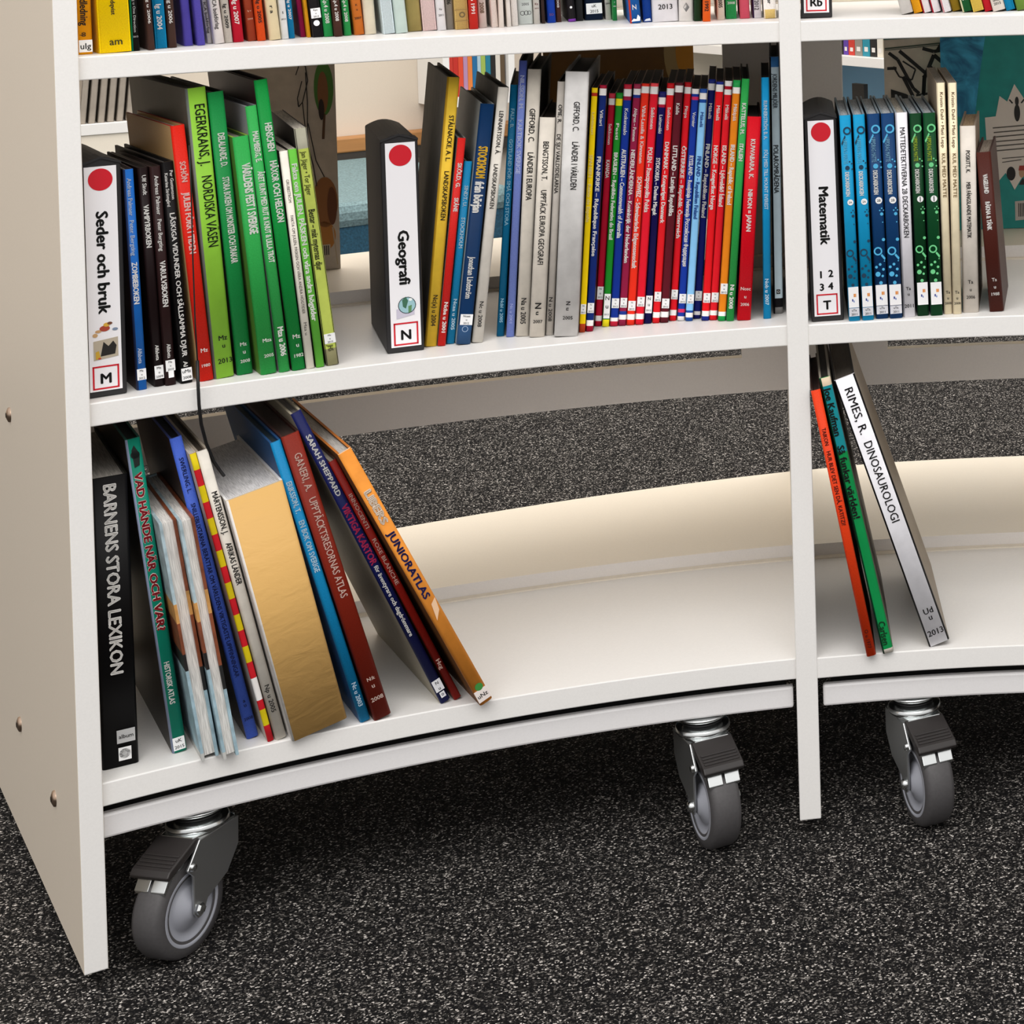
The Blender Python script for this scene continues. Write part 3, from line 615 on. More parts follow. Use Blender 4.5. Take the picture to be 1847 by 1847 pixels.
S2G += [
 ((1309.8, 579), 1322.7, (1338.2, 142.2), 1353.4, dict(c='#2a9a48', side='#1d1a16', D=.2, pages='#1c1512', txt=[('KATTELUS, M.', .1, .23, .5, WT, .5, .02), ('ITALIEN', .268, .34, .5, WT, .5, .02), ('Ni u 2008', .85, .95, .5, WT, .5, .02)], label='thin green cloth book lettered ITALIEN')),
 ((1329, 577.5), 1356.2, (1348.2, 210.4), 1373.4, dict(c='#cf0c1e', side='#3a1418', D=.16, pages='#5a504a', txt=[('KUWABARA, K.', .11, .305, .32, WT, .5, .02), ('NIHON = JAPAN', .357, .564, .32, WT, .5, .02), ('h', 'Nosc', .845, .72, WT), ('h', 'u', .884, .14, WT), ('h', '2006', .922, .62, WT)], label='short crimson book lettered NIHON = JAPAN')),
 ((1375.7, 575.5), 1391.2, (1372, 140.2), 1387.2, dict(c='#1490c8', side='#101010', D=.2, soft=1, pages='#151210', txt=[('RUNNERSTRÖM, B. A.', .096, .257, .45, '#d6effa', .5, .015), ('FÖLJ MED TILL MOUNT EVEREST', .3, .547, .45, '#d6effa', .5, .015), ('Nob u 2007', .834, .943, .45, '#d6effa', .5, .015)], label='thin cyan book lettered FÖLJ MED TILL MOUNT EVEREST')),
 ((1395, 566.6), 1414.5, (1387.2, 103), 1402.6, dict(c='#d0e4ee', side='#16142a', D=.22, kind='plastic', pages='#151210', hinge=('#16161a',), bands=[(0, .04, '#3a78b8'), (.94, .975, '#121014'), (.975, 1, '#8e8c8a')], txt=[('JORDENS MILJÖER', .065, .2, .45, '#2a3a48', .55, .012), ('POLAROMRÅDENA', .343, .53, .5, '#141c24', .55, .012), ('B', .35, .75, .905, .923, '#101418'), ('D', .55, .914, .14, '#e8e8e8', .5)], label='grey-blue book lettered JORDENS MILJÖER against the divider')),
]
def deck(c, dec, tcol, num, cap, lab=True, uta=True):
    x = [('D', .62, .075, .36, dec, .62), ('P', [(.05, .135), (.12, .145), (.46, .105), (.4, .095)], dec), ('UPPDRAG MATTE', .115, .235, .34, tcol, .4, .01),
         ('D', .5, .255, .2, dec), ('D', .72, .225, .07, dec), ('D', .9, .235, .07, dec), ('D', .92, .262, .07, dec),
         ('DECKARBOKEN', .275, .393, .34, WT, .45, .025), ('D', .62, .423, .27, '#f4f4f4'), ('h', num, .423, .3, '#333333', .62),
         ('D', .8, .49, .13, dec), ('D', .66, .472, .06, dec), ('D', .82, .462, .06, dec), ('D', .95, .472, .05, dec), ('D', .85, .53, .05, dec),
         ('D', .85, .615, .13, dec), ('D', .38, .67, .34, dec, .65), ('P', [(.58, .692), (.68, .684), (.95, .705), (.88, .716)], dec), ('D', .85, .72, .05, dec),
         ('D', .3, .782, .2, dec), ('D', .2, .747, .11, dec), ('D', .5, .735, .11, dec), ('D', .74, .76, .11, dec), ('D', .66, .792, .1, dec), ('D', .5, .825, .14, dec),
         ('L', .835, .935 if uta else .945, (), '#f4f3f4', (.06, .96)), ('B', .52, .64, .868, .884, '#e08a2a'), ('B', .66, .74, .868, .884, '#e08a2a'), ('B', .36, .47, .893, .905, '#2a3a8c'), ('B', .5, .57, .9, .91, '#3a6ab8')]
    if uta: x.append(('L', .938, .977, ('uTa', '2011'), '#d6d6dc', (.06, .96)))
    return dict(c=c, side='#3a4650', D=.2, kind='plastic', txt=x, pages='#cfd4d8', edge='#7d8c96')
LB = '#4fb2e0'; LG = '#6ed08a'
S2R = [
 ((1531.4, 580), 1553.3, (1513.9, 209.2), 1532.5, dict(deck('#1590c0', '#0c3550', '#6fd0ec', '2A', 1), label='first bright cyan DECKARBOKEN book beside the Matematik box file')),
 ((1555.8, 578.6), 1578.4, (1538.4, 207.8), 1557.5, dict(deck('#1590c0', '#0c3550', '#6fd0ec', '2A', 1), label='second bright cyan DECKARBOKEN book, touching the navy one')),
 ((1580.6, 575.8), 1604.5, (1563.7, 206.4), 1585.4, dict(deck('#123a68', LB, '#8cc0dc', '2B', 1), label='navy DECKARBOKEN book touching the bright cyan one')),
 ((1605.1, 575.2), 1629, (1589.1, 205.6), 1611.6, dict(deck('#123a68', LB, '#8cc0dc', '2B', 1), label='navy DECKARBOKEN book touching the plain white one')),
 ((1629.3, 573), 1652.4, (1614.4, 204.2), 1635, dict(c='#eceaf0', side='#8c98a0', D=.2, kind='plastic', hinge=('#b9b8c0',), txt=[('MATTEDETEKTIVERNA 2B DECKARBOKEN', .072, .61, .42, BKT, .55, .004), ('h', 'Ta', .86, .4, BKT), ('h', 'u', .887, .16, BKT), ('h', '2011', .945, .75, BKT)], label='plain white book lettered MATTEDETEKTIVERNA 2B')),
 ((1655.2, 570.7), 1676.3, (1640.6, 205.6), 1661.4, dict(deck('#0e3a1e', LG, '#b8d23c', '1', 1, uta=False), label='dark green DECKARBOKEN book touching the plain white one')),
 ((1679.2, 570.2), 1701.1, (1665.1, 204.7), 1686.8, dict(deck('#0e4424', LG, '#b8d23c', '1', 1, uta=False), label='dark green DECKARBOKEN book touching the cream one')),
 ((1703.1, 567.3), 1718, (1689, 150), 1705.9, dict(c='#f3e5c4', side='#9c8c78', D=.2, soft=1, kind='paper', pages='#8d8478', txt=[('Kristin Dahl • Mati Lepp', .04, .28, .36, '#8a6c50', .55, .004), ('KUL MED MATTE', .305, .495, .42, '#a08458', .55, .004), ('h', 'Ta', .905, .5, BKT), ('h', 'u', .93, .2, BKT), ('h', '2008', .953, .75, BKT)], label='cream KUL MED MATTE book nearer the green ones')),
 ((1718.6, 567.3), 1734, (1709.3, 150), 1726.2, dict(c='#f3e5c4', side='#9c8c78', D=.2, soft=1, kind='paper', pages='#8d8478', txt=[('Kristin Dahl • Mati Lepp', .04, .28, .36, '#8a6c50', .55, .004), ('KUL MED MATTE', .305, .495, .42, '#a08458', .55, .004), ('h', 'Ta', .905, .5, BKT), ('h', 'u', .93, .2, BKT), ('h', '2008', .953, .75, BKT)], label='cream KUL MED MATTE book nearer the grey one')),
 ((1736.9, 564.5), 1765.9, (1730.7, 228), 1759.4, dict(c='#d8d0c6', side='#8c7c6c', D=.15, kind='paper', pages='#b59c7c', txt=[('POSKITT, K.', .13, .25, .26, BKT, .5, .012), ('MER FÅNGSLANDE MATEMATIK', .3, .6, .26, BKT, .5, .012), ('h', 'Ta', .835, .34, BKT), ('h', 'u', .876, .12, BKT), ('h', '2006', .917, .55, BKT)], label='grey-white book lettered MER FÅNGSLANDE MATEMATIK')),
 ((1784.2, 563), 1810, (1760, 276), 1787.6, dict(c='#4a211a', side='#3a1a16', D=.14, pages='#a89a8c', txt=[('VAGELUND', .137, .26, .3, WT, .5, .03), ('RÄKNA & TÄNK', .31, .49, .3, WT, .5, .03), ('h', 'Ta', .80, .34, WT), ('h', 'u', .845, .14, WT), ('h', '1988', .89, .55, WT)], label='leaning dark brown book lettered RÄKNA & TÄNK')),
]
ST = [(i / 18, (i + 1) / 18, '#c8202a' if i % 2 else '#d6c018') for i in range(18)]; ST[14] = (14 / 18, 15 / 18, '#f0ece8'); ST[15] = (15 / 18, 15.4 / 18, '#f0ece8')
S1L = [
 ((185, 1391), 255.3, (163.6, 866), 230, dict(c='#0b0a0b', side='#15140f', D=.22, kind='plastic', pages='#c9c4bc', txt=[('BARNENS STORA LEXIKON', .025, .68, .34, WT, .5, .02), ('L', .875, .92, ('album',), '#bdbdbd', (.42, .92)), ('B', .45, .80, .935, .98, '#f0f0f0'), ('D', .66, .957, .13, '#f0f0f0'), ('D', .62, .957, .15, '#0b0a0b', .45)], label='thick black book lettered BARNENS STORA LEXIKON')),
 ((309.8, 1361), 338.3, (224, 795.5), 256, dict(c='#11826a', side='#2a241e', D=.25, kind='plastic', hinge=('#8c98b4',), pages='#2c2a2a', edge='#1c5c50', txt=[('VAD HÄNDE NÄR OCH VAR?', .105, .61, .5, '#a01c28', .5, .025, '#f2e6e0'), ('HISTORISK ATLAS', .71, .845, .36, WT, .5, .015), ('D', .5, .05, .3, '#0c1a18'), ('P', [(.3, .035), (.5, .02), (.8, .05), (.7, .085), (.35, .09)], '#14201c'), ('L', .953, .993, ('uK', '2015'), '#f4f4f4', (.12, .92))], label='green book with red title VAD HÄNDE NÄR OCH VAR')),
 ((362.5, 1374), 399.5, (284.5, 946), 317.6, dict(c='#bcd2da', fore=1, D=.2, label='worn book with its page edges outward beside the green atlas')),
 ((401.5, 1372), 432.6, (319.6, 942), 348.8, dict(c='#bcd2da', fore=1, D=.2, label='worn book with its page edges outward beside the cornflower blue book')),
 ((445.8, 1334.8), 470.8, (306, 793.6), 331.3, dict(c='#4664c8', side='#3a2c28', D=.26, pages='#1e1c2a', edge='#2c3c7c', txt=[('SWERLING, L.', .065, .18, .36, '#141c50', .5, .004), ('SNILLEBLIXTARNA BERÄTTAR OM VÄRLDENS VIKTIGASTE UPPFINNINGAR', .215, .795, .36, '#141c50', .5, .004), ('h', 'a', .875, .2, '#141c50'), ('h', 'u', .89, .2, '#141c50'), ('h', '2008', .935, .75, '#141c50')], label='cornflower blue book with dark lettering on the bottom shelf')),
 ((479.8, 1340), 494.3, (338.3, 821), 353.9, dict(c='#c8202a', side='#d8c8b8', D=.24, soft=1, kind='paper', bands=ST, pages='#cfc8bc', label='narrow book with red and yellow striped spine')),
 ((497.8, 1336.6), 517.9, (354.7, 817), 374.2, dict(c='#d9d3c8', side='#a89c8c', D=.25, kind='paper', pages='#4c4034', txt=[('MÅRTENSSON, J.', .14, .285, .5, BKT, .55, .012), ('AFRIKAS LÄNDER', .315, .46, .5, BKT, .55, .012), ('Np u 2005', .81, .905, .42, BKT, .5, .006)], label='slim white book lettered AFRIKAS LÄNDER')),
 ((528, 1339), 632, (408, 905), 512, dict(c='#d8ac68', side='#e4e0dc', D=.22, kind='crumpled', pages='#e8e6e6', edge='#f0efee', cap='#d8c09a', hinge=('#e9e5e0',), label='thick book with a bare brown paper spine and white boards')),
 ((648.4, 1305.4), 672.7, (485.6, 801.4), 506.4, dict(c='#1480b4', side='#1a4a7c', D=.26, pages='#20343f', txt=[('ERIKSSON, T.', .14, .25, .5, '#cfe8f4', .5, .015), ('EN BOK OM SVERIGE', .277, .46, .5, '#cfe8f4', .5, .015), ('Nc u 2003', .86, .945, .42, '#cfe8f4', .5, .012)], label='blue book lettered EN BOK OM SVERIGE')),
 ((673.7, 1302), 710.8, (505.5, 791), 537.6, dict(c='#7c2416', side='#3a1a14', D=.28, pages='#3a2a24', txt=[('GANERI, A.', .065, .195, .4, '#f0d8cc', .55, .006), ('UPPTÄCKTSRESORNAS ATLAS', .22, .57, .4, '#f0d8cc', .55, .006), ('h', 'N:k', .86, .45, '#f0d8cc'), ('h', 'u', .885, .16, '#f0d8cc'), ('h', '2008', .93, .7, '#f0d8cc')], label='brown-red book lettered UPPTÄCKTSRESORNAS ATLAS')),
 ((794.5, 1271), 817, (523.7, 749.4), 541.8, dict(c='#141a4e', side='#a49c88', D=.26, kind='plastic', pages='#7a7674', txt=[('SARAH SHEPPARD', .075, .28, .46, WT, .5, .015), ('VIKTIGA KARTOR', .31, .515, .6, '#c0285c', .5, .02), ('för äventyrare och dagdrömmare', .52, .765, .4, WT, .5, .015), ('L', .925, .962, ('N', 'u'), '#e8e8ec'), ('B', .3, .8, .966, .984, '#e8e8ec'), ('D', .55, .975, .14, '#141a4e', .4)], label='tall leaning navy book with pink title VIKTIGA KARTOR')),
 ((818.2, 1264.5), 837.9, (591.3, 836), 606.9, dict(c='#861a12', side='#4a2c20', D=.22, txt=[('INNOCENTI', .135, .275, .46, '#f0cfc2', .5, .008), ('ROSE BLANCHE', .32, .51, .46, '#f0cfc2', .5, .008), ('Hcg', .83, .87, .5, '#f0cfc2', .5, .015)], label='dark red leaning book lettered ROSE BLANCHE')),
 ((864, 1275), 887.4, (606.9, 822.2), 634.6, dict(c='#e6923a', side='#6a4426', D=.26, kind='paper', pages='#cfcac4', edge='#c4742c', cap='#f0c49c', txt=[('LIBERS', .15, .28, .5, '#f6e2cc', .5, .03, '#9c8468'), ('JUNIORATLAS', .31, .575, .5, '#23205c', .5, .02), ('D', .55, .938, .3, '#3c8a3c'), ('L', .948, .99, ('uNz',), '#f0e6e0', (.02, 1)), ('P', [(.5, .6), (.95, .585), (.8, .63), (.3, .66)], '#f2c9a2')], label='orange leaning book lettered JUNIORATLAS')),
]
S1R = [
 ((1563.6, 1185.8), 1582.7, (1462.5, 706.7), 1480.5, dict(c='#e0401a', side='#3a1c14', D=.18, pages='#3a2420', txt=[('TAIKON', .14, .205, .42, '#5c160c', .5, .01), ('HUR BLEV DET SEN DÅ, KATITZI?', .227, .506, .42, '#5c160c', .5, .01), ('O u 1977', .9, .97, .36, '#5c160c', .5, .01)], label='orange-red leaning book against the divider on the bottom shelf')),
 ((1591.1, 1180.7), 1611.3, (1476, 684), 1498, dict(c='#128a48', side='#8c8478', D=.26, kind='plastic', hinge=('#0c3a24',), bands=[(0, .03, '#d8c4a8'), (.03, .27, '#1c8a94'), (.985, 1, '#d8d0c4')], pages='#2a2420', txt=[('Joe Kaufman', .035, .21, .6, '#0c1a16', .5, .02), ('Så funkar världen!', .245, .51, .6, '#0c1a16', .5, .02), ('Carlsen', .885, .97, .6, '#0c4424', .5, .015)], label='green leaning book lettered Så funkar världen')),
 ((1676, 1168.3), 1713.7, (1503.8, 688), 1540, dict(c='#ecebf0', side='#8e8272', D=.26, kind='plastic', hinge=('#121012', 'both'), pages='#4a423a', edge='#121012', txt=[('RIMES, R.', .04, .21, .38, BKT, .52, .004), ('DINOSAUROLOGI', .24, .54, .38, BKT, .52, .004), ('h', 'Ud', .876, .45, BKT), ('h', 'u', .9, .16, BKT), ('h', '2013', .955, .75, BKT)], label='white leaning book with black edges lettered DINOSAUROLOGI')),
]
# top shelf: colour name, BLx, BLy, BRx, TLx, TRx (tops run out of the picture), colour, text
def yr(s, d0=20, d1=60, col=WT, cap=.42): return (s, d0, d1, col, cap)
S3 = [
 ('orange', 140.3, 99.3, 171.5, 136.4, 169.4, '#f0a010', [('dledning', 52, 100, BKT, .5), ('op', 32, 40, BKT, .4), ('L', 4, 26, ('uIg',))]),
 ('wide yellow', 175.4, 97.5, 237, 169, 234, '#ffd800', [('ndqvist', 68, 100, BKT, .14), ('H', 'am', 20, .4, '#4a4410')]),
 ('teal-edged black', 238, 92.8, 260.7, 233.4, 253.4, '#0e0d0d', [('Ig u One Direction', 34, 95, '#bbbbbb', .3), ('H', '2013', 26, .6, '#cccccc')], '#0f8f78'),
 ('dark brown', 263, 91.5, 278.6, 254.7, 272.9, '#4a322c', [yr('Ig u 2006', 48, 95)]),
 ('cyan', 280.7, 88.4, 302.8, 273.6, 296.3, '#0f86b8', [yr('Ig u 2004', 34, 80)]),
 ('brown', 304, 87, 318.3, 296.8, 314.4, '#4a342c', [yr('Ig u 2006', 44, 88)]),
 ('violet', 332.6, 83.7, 352, 324.3, 343.6, '#5a50b4', []),
 ('violet', 354, 83, 373.4, 344.3, 361.7, '#5a50b4', []),
 ('narrow white', 373.7, 79, 383.8, 362.3, 374.2, '#e9e4dc', [('ICA bokförlag', 18, 75, '#55504c', .6)]),
 ('white', 386, 80, 404, 374.7, 396.3, '#ece6e2', [('ICA bokförlag', 26, 82, '#55504c', .4)]),
 ('pale grey', 406, 78, 420, 397, 412, '#ccc6bc', [yr('Ig u 2009', 26, 70, BKT)]),
 ('red', 421.6, 77, 442.4, 413.6, 435, '#c01830', [yr('Ig u 2007', 32, 76)]),
 ('rust brown', 446, 75, 463, 436.4, 456, '#a0442a', [('H', 'Ig u', 55, .4, '#e0b8a0'), ('H', '2004', 40, .6, '#e0b8a0')]),
 ('orange-red', 465, 74.6, 483.7, 456.7, 474, '#e0501c', [yr('Ig u 2005', 32, 74, BKT)]),
 ('cream', 484, 73.5, 506, 474.6, 499.6, '#ecdcb4', [('r a', 48, 62, BKT, .3)]),
 ('white', 508, 71.5, 521, 500.6, 514.4, '#eef0f2', [('H', '5', 48, .2, BKT), ('H', '2013', 36, .6, BKT)]),
 ('blue', 521.4, 70, 537.8, 514.7, 529, '#0f7cae', [yr('Ig u 2007', 34, 70)]),
 ('magenta', 538.6, 67.6, 552, 529.5, 544.8, '#9c1a50', []),
 ('purple-orange', 554, 68, 562.5, 545.6, 553.4, '#e8a01c', []),
 ('black labelled', 563.3, 68, 582.8, 554.6, 576.8, '#1c1a1c', [('L', 34, 52, ('Kpz', 'u', '2013')), ('D', .5, 25, .28, '#f4f4f4')]),
 ('green', 585.3, 67, 602, 578, 596, '#2a9a50', [yr('Kp.4 u 2008', 24, 70)]),
 ('dark brown', 603.5, 66.8, 618.3, 597, 613, '#4c3028', [yr('Kp.4 u 2008', 28, 70)]),
 ('green', 621, 65, 636.5, 614, 629.5, '#2f9e52', [yr('Kp.4 u 2008', 25, 68)]),
 ('orange', 637.8, 64, 657.3, 630, 651.4, '#d4742c', [('H', 'K', 54, .2, BKT), ('H', 'u', 46, .14, BKT), ('H', '2007', 30, .7, BKT)]),
 ('ivory', 658.6, 63, 686, 653, 678, '#efe4cc', []),
 ('pale blue', 686.7, 62.4, 713, 679.4, 706.7, '#cfdde2', []),
 ('pale mint', 713.7, 61, 736, 707, 730, '#cfe2dc', []),
 ('olive tan', 736.4, 57.7, 762.4, 731, 756.4, '#a8965c', []),
 ('pale pink', 762.4, 56.4, 788, 757, 783.7, '#e2c6c4', []),
 ('white', 789.6, 55.4, 805.2, 785, 801.3, '#eeecf0', [('H', 'Kp', 38, .3, '#555555'), ('H', '2011', 27, .6, '#555555')]),
 ('grey', 805.8, 53.8, 820, 802, 816.7, '#96908a', [yr('2006', 45, 62, BKT, .5)]),
 ('tan', 821.3, 54, 846.6, 817.5, 843.4, '#c4a464', [('D', .55, 26, .22, '#5c4a28', .6), ('B', .0, 1, 34.5, 35.5, '#8a6c3c'), ('B', .0, 1, 14.5, 15.5, '#8a6c3c')]),
 ('red', 847.3, 53.3, 863.4, 844, 860.3, '#c42c24', [yr('p 1991', 28, 56)]),
 ('pinkish white', 864.2, 50.7, 882.4, 860.9, 879, '#e2d4cc', [yr('2008', 26, 46, '#8a6c50', .5)]),
 ('white', 884.2, 50, 899.3, 879.8, 896.7, '#efe4dc', []),
 ('cream white', 899.8, 49.9, 912.3, 897.5, 909, '#ece2d8', []),
 ('narrow white', 912.8, 48.9, 922.7, 909.7, 919.6, '#eee6de', []),
 ('off-white', 923.5, 47.6, 935, 920.6, 932.6, '#efe8e2', []),
 ('pale aqua', 935.7, 44.7, 962.2, 933, 960.4, '#dfe6e2', [('D', .3, 20, .16, '#2a2a2a', .8), ('D', .55, 20, .16, '#2a2a2a', .8), ('D', .75, 20, .14, '#2a2a2a', .8), ('H', '2005', 36, .5, '#8a8a8a')]),
 ('stone grey', 963, 43.7, 976, 961, 973.4, '#d2ccc4', [('H', 'Kz', 36, .5, '#7a3a3a'), ('H', '2010', 28, .6, '#7a3a3a')]),
 ('narrow brown', 976.5, 43, 983, 974.2, 982, '#3c2c28', []),
 ('royal blue', 987.7, 42, 1002.7, 985, 1000.7, '#1c44b0', [('H', 'SO', 15, .5, '#8c5a8a')]),
 ('brown', 1004, 40.3, 1018.9, 1001.5, 1014.4, '#5c3a34', [yr('2008', 26, 46)]),
 ('purple-based black', 1019, 40.3, 1038.4, 1015, 1036.5, '#181416', [('D', .5, 26, .16, '#e8e8e8'), ('P2', '#7a3aa0')]),
 ('dark grey', 1039, 38.5, 1052, 1037, 1050.6, '#2c2c2e', []),
 ('navy labelled', 1055.3, 37.2, 1090.3, 1053.2, 1087.7, '#16243c', [('L', 11, 30, ('uK', '2015'))]),
 ('pale grey', 1091, 35.9, 1104, 1088.5, 1102.5, '#cfcac4', [('H', '2004', 29, .8, BKT)]),
 ('green', 1104.6, 37.7, 1122.3, 1103.3, 1120, '#2a9048', [('H', 'p', 34, .2, WT), ('H', '2002', 26, .7, WT)]),
 ('scuffed blue', 1125, 43.3, 1157.4, 1121, 1152, '#1c5aa4', [('Z', 24, 34, WT, .36), ('P', [(.1, .99), (.9, .99), (.95, .97), (.75, .955), (.6, .98), (.35, .975)], '#eef0f0')], '#c83a28'),
 ('blue', 1160.6, 40.5, 1175.8, 1157.8, 1174, '#1c4aa4', [('P', [(.1, .995), (.9, .995), (.8, .982), (.3, .985)], '#d8dce4')]),
 ('wide white', 1176.9, 40.7, 1223.4, 1174.7, 1223, '#f0eef2', [('H', '2013', 27, .55, '#222222')]),
 ('diamond-marked white', 1224.5, 39, 1251, 1223.9, 1251, '#efece8', [('P', [(.3, .922), (.5, .895), (.72, .922), (.5, .948)], '#6a6a6a'), ('P', [(.34, .922), (.5, .90), (.68, .922), (.5, .943)], '#efece8')]),
 ('dark green', 1251.8, 38.5, 1264, 1251.8, 1266.5, '#1c3a20', []),
 ('orange', 1267.8, 39, 1286.9, 1267.8, 1285.8, '#ee6420', [yr('1992', 18, 36, BKT, .5)]),
 ('cream', 1289.5, 36.8, 1307.3, 1288, 1306.4, '#e0d6c6', [yr('2005', 22, 38, BKT, .5)]),
 ('green', 1309.6, 34.7, 1330.2, 1308.3, 1329, '#2f9a54', [('H', '2008', 29, .7, WT)]),
 ('rose pink', 1333.5, 34.2, 1352.3, 1331.7, 1351.6, '#dc5a70', []),
 ('purple-edged white', 1357.7, 33, 1373.5, 1356.2, 1373.3, '#eceaf0', [yr('2012', 14, 32, '#555555', .5)], '#2c1440'),
 ('straw-based white', 1377.9, 34, 1400, 1376, 1399.5, '#efece8', [('er', 26, 36, '#333333', .3), ('BB', .955, 1, '#dcc078')]),
]
S3R = [
 ('grey-white', 1626, 27, 1646.9, 1613.5, 1636, '#d6d2ce', []),
 ('amber', 1648, 25, 1663.8, 1640.8, 1655.3, '#f0a81c', []),
 ('red-edged white', 1665, 24.2, 1679.5, 1656.5, 1672.3, '#f2eef2', [], '#b81c34'),
 ('red-edged white', 1682, 23.7, 1696.5, 1673.5, 1688, '#f2eef2', [], '#b81c34'),
 ('red-edged white', 1701.3, 23.5, 1715.8, 1691, 1707, '#f2eef2', [], '#b81c34'),
 ('mustard', 1717.5, 21.3, 1733.5, 1709.8, 1725.5, '#c8a032', []),
 ('cream-edged green', 1736.4, 23, 1753.3, 1727.5, 1746, '#1c5a30', [('H', '08', 24, .5, WT)], '#e8e2b8'),
 ('straw yellow', 1755.3, 22.5, 1775, 1747.3, 1766, '#dcbc54', []),
 ('red', 1776.3, 21.8, 1790, 1766.9, 1782.4, '#c4202c', []),
 ('white labelled', 1791.3, 21.8, 1813.4, 1784.8, 1806.6, '#ece4dc', [('H', 'uRaz', 20, .6, '#444444'), ('H', '2015', 13, .6, '#444444')]),
 ('cyan', 1814.3, 20, 1831.3, 1807.8, 1822.3, '#1490c4', []),
 ('leaf green', 1834.4, 20, 1852.6, 1824.9, 1845.3, '#6a8a3a', []),
]
def top_row(rows, group, where, bay):
    out = []; seen = {}
    for i, r in enumerate(rows):
        nm, x0, yb, x1, xt0, xt1, c, tx = r[:8]; hinge = r[8] if len(r) > 8 else None
        hh = random.uniform(.19, .23)
        if bay: xt0, xt1, hh = x0 - .27 * yb, x1 - .27 * yb, random.uniform(.165, .19)      # one shared lean
        s = place((x0, yb), x1, (xt0, 0), xt1, Z3T, hfix=hh, bay=bay); s.D = random.uniform(.13, .17)
        pxm = (yb - 0) / (hypot(*((Vector(proj(Vector((s.P.x / U, s.P.y / U, Z3T)))) - Vector(proj(Vector((s.P.x / U, s.P.y / U, Z3T + .05))))))) / .04)  # metres per visible stretch
        ppm = hypot(*(Vector(proj(Vector((s.P.x / U, s.P.y / U, Z3T)))) - Vector(proj(Vector((s.P.x / U, s.P.y / U, Z3T + .05)))))) / (.05 * U)
        H = s.h; fr = lambda d: 1 - d / ppm / H
        txt = []; bands = []
        for q in tx:
            if q[0] == 'H': txt.append(('h', q[1], fr(q[2]), q[3], q[4]))
            elif q[0] == 'L': txt.append(('L', fr(q[2]), fr(q[1]), q[3]))
            elif q[0] == 'D': txt.append(('D', q[1], fr(q[2]), q[3], q[4]) + tuple(q[5:]))
            elif q[0] == 'B': txt.append(('B', q[1], q[2], fr(q[4]), fr(q[3]), q[5]))
            elif q[0] == 'P': txt.append(q)
            elif q[0] == 'P2': bands.append((.985, 1, q[1]))
            elif q[0] == 'BB': bands.append((q[1], q[2], q[3]))
            else: txt.append((q[0], fr(q[2]), fr(q[1]), q[4], q[3], .5, .012))
        ln = rows[i - 1][0] if i else None; rn = rows[i + 1][0] if i < len(rows) - 1 else None
        if ln and rn: lab = '%s book on the %s between the %s and %s ones' % (nm, where, ln, rn)
        elif rn: lab = '%s book on the %s, leftmost, next to the %s one' % (nm, where, rn)
        else: lab = '%s book on the %s, rightmost, next to the %s one' % (nm, where, ln)
        spec = dict(c=c, txt=txt, bands=bands, label=lab, group=group, soft=(i % 3 == 1), kind=('paper', 'cloth', 'plastic')[i % 3])
        if hinge: spec['hinge'] = (hinge,)
        out.append((s, spec))
    return out
# how far each book is turned on its shelf (degrees)
YAW2L = [-37.8, -39.5, -39.5, -39.5, -39.5, -39.5, -38, -37, -36.5, -36, -33, -31.5, -30]
YAW2G = [-25.5, -25.5, -25.5, -25, -25, -17, -16, -14.5, -14, -13.5, -13] + [-12.8] * 20 + [-11.9, -11.6]
YAW2R = [-11.5] * 7 + [-10.5] * 2
YAW1L = [-35] + [-35.5] * 12
YAW1R = [-11.4, -11.7, -11.8]
for rws, yw in ((S2L, YAW2L), (S2G, YAW2G), (S2R, YAW2R), (S1L, YAW1L), (S1R, YAW1R)):
    for r_, y_ in zip(rws, yw): r_[4]['yaw'] = radians(y_)
ROWS = []
def std_row(rows, z, group, bay):
    out = []
    for BL, BRx, TL, TRx, sp in rows:
        s = place(BL, BRx, TL, TRx, z, bay=bay, yaw=sp.get('yaw')); s.D = sp.get('D', .18); sp['group'] = group; out.append((s, sp))
    return out
ROWS.append((std_row(S2L, Z2T, MID, 0), Z2T)); ROWS.append((std_row(S2G, Z2T, MID, 0), Z2T))
ROWS.append((std_row(S2R, Z2T, 'maths books on the middle shelf of the right bay', 1), Z2T))
ROWS.append((std_row(S1L, Z1T, 'leaning books on the bottom shelf of the left bay', 0), Z1T))
ROWS.append((std_row(S1R, Z1T, 'leaning books on the bottom shelf of the right bay', 1), Z1T))
ROWS.append((top_row(S3, 'books on the top shelf of the left bay', 'top shelf', 0), Z3T))
ROWS.append((top_row(S3R, 'books on the top shelf of the right bay', 'right top shelf', 1), Z3T))
ALLB = {}
for row, z in ROWS:
    for s, sp in row: rest(s, z)
    settle([s for s, sp in row])
    for s, sp in row: rest(s, z)
    for s, sp in row: make_book(s, sp)

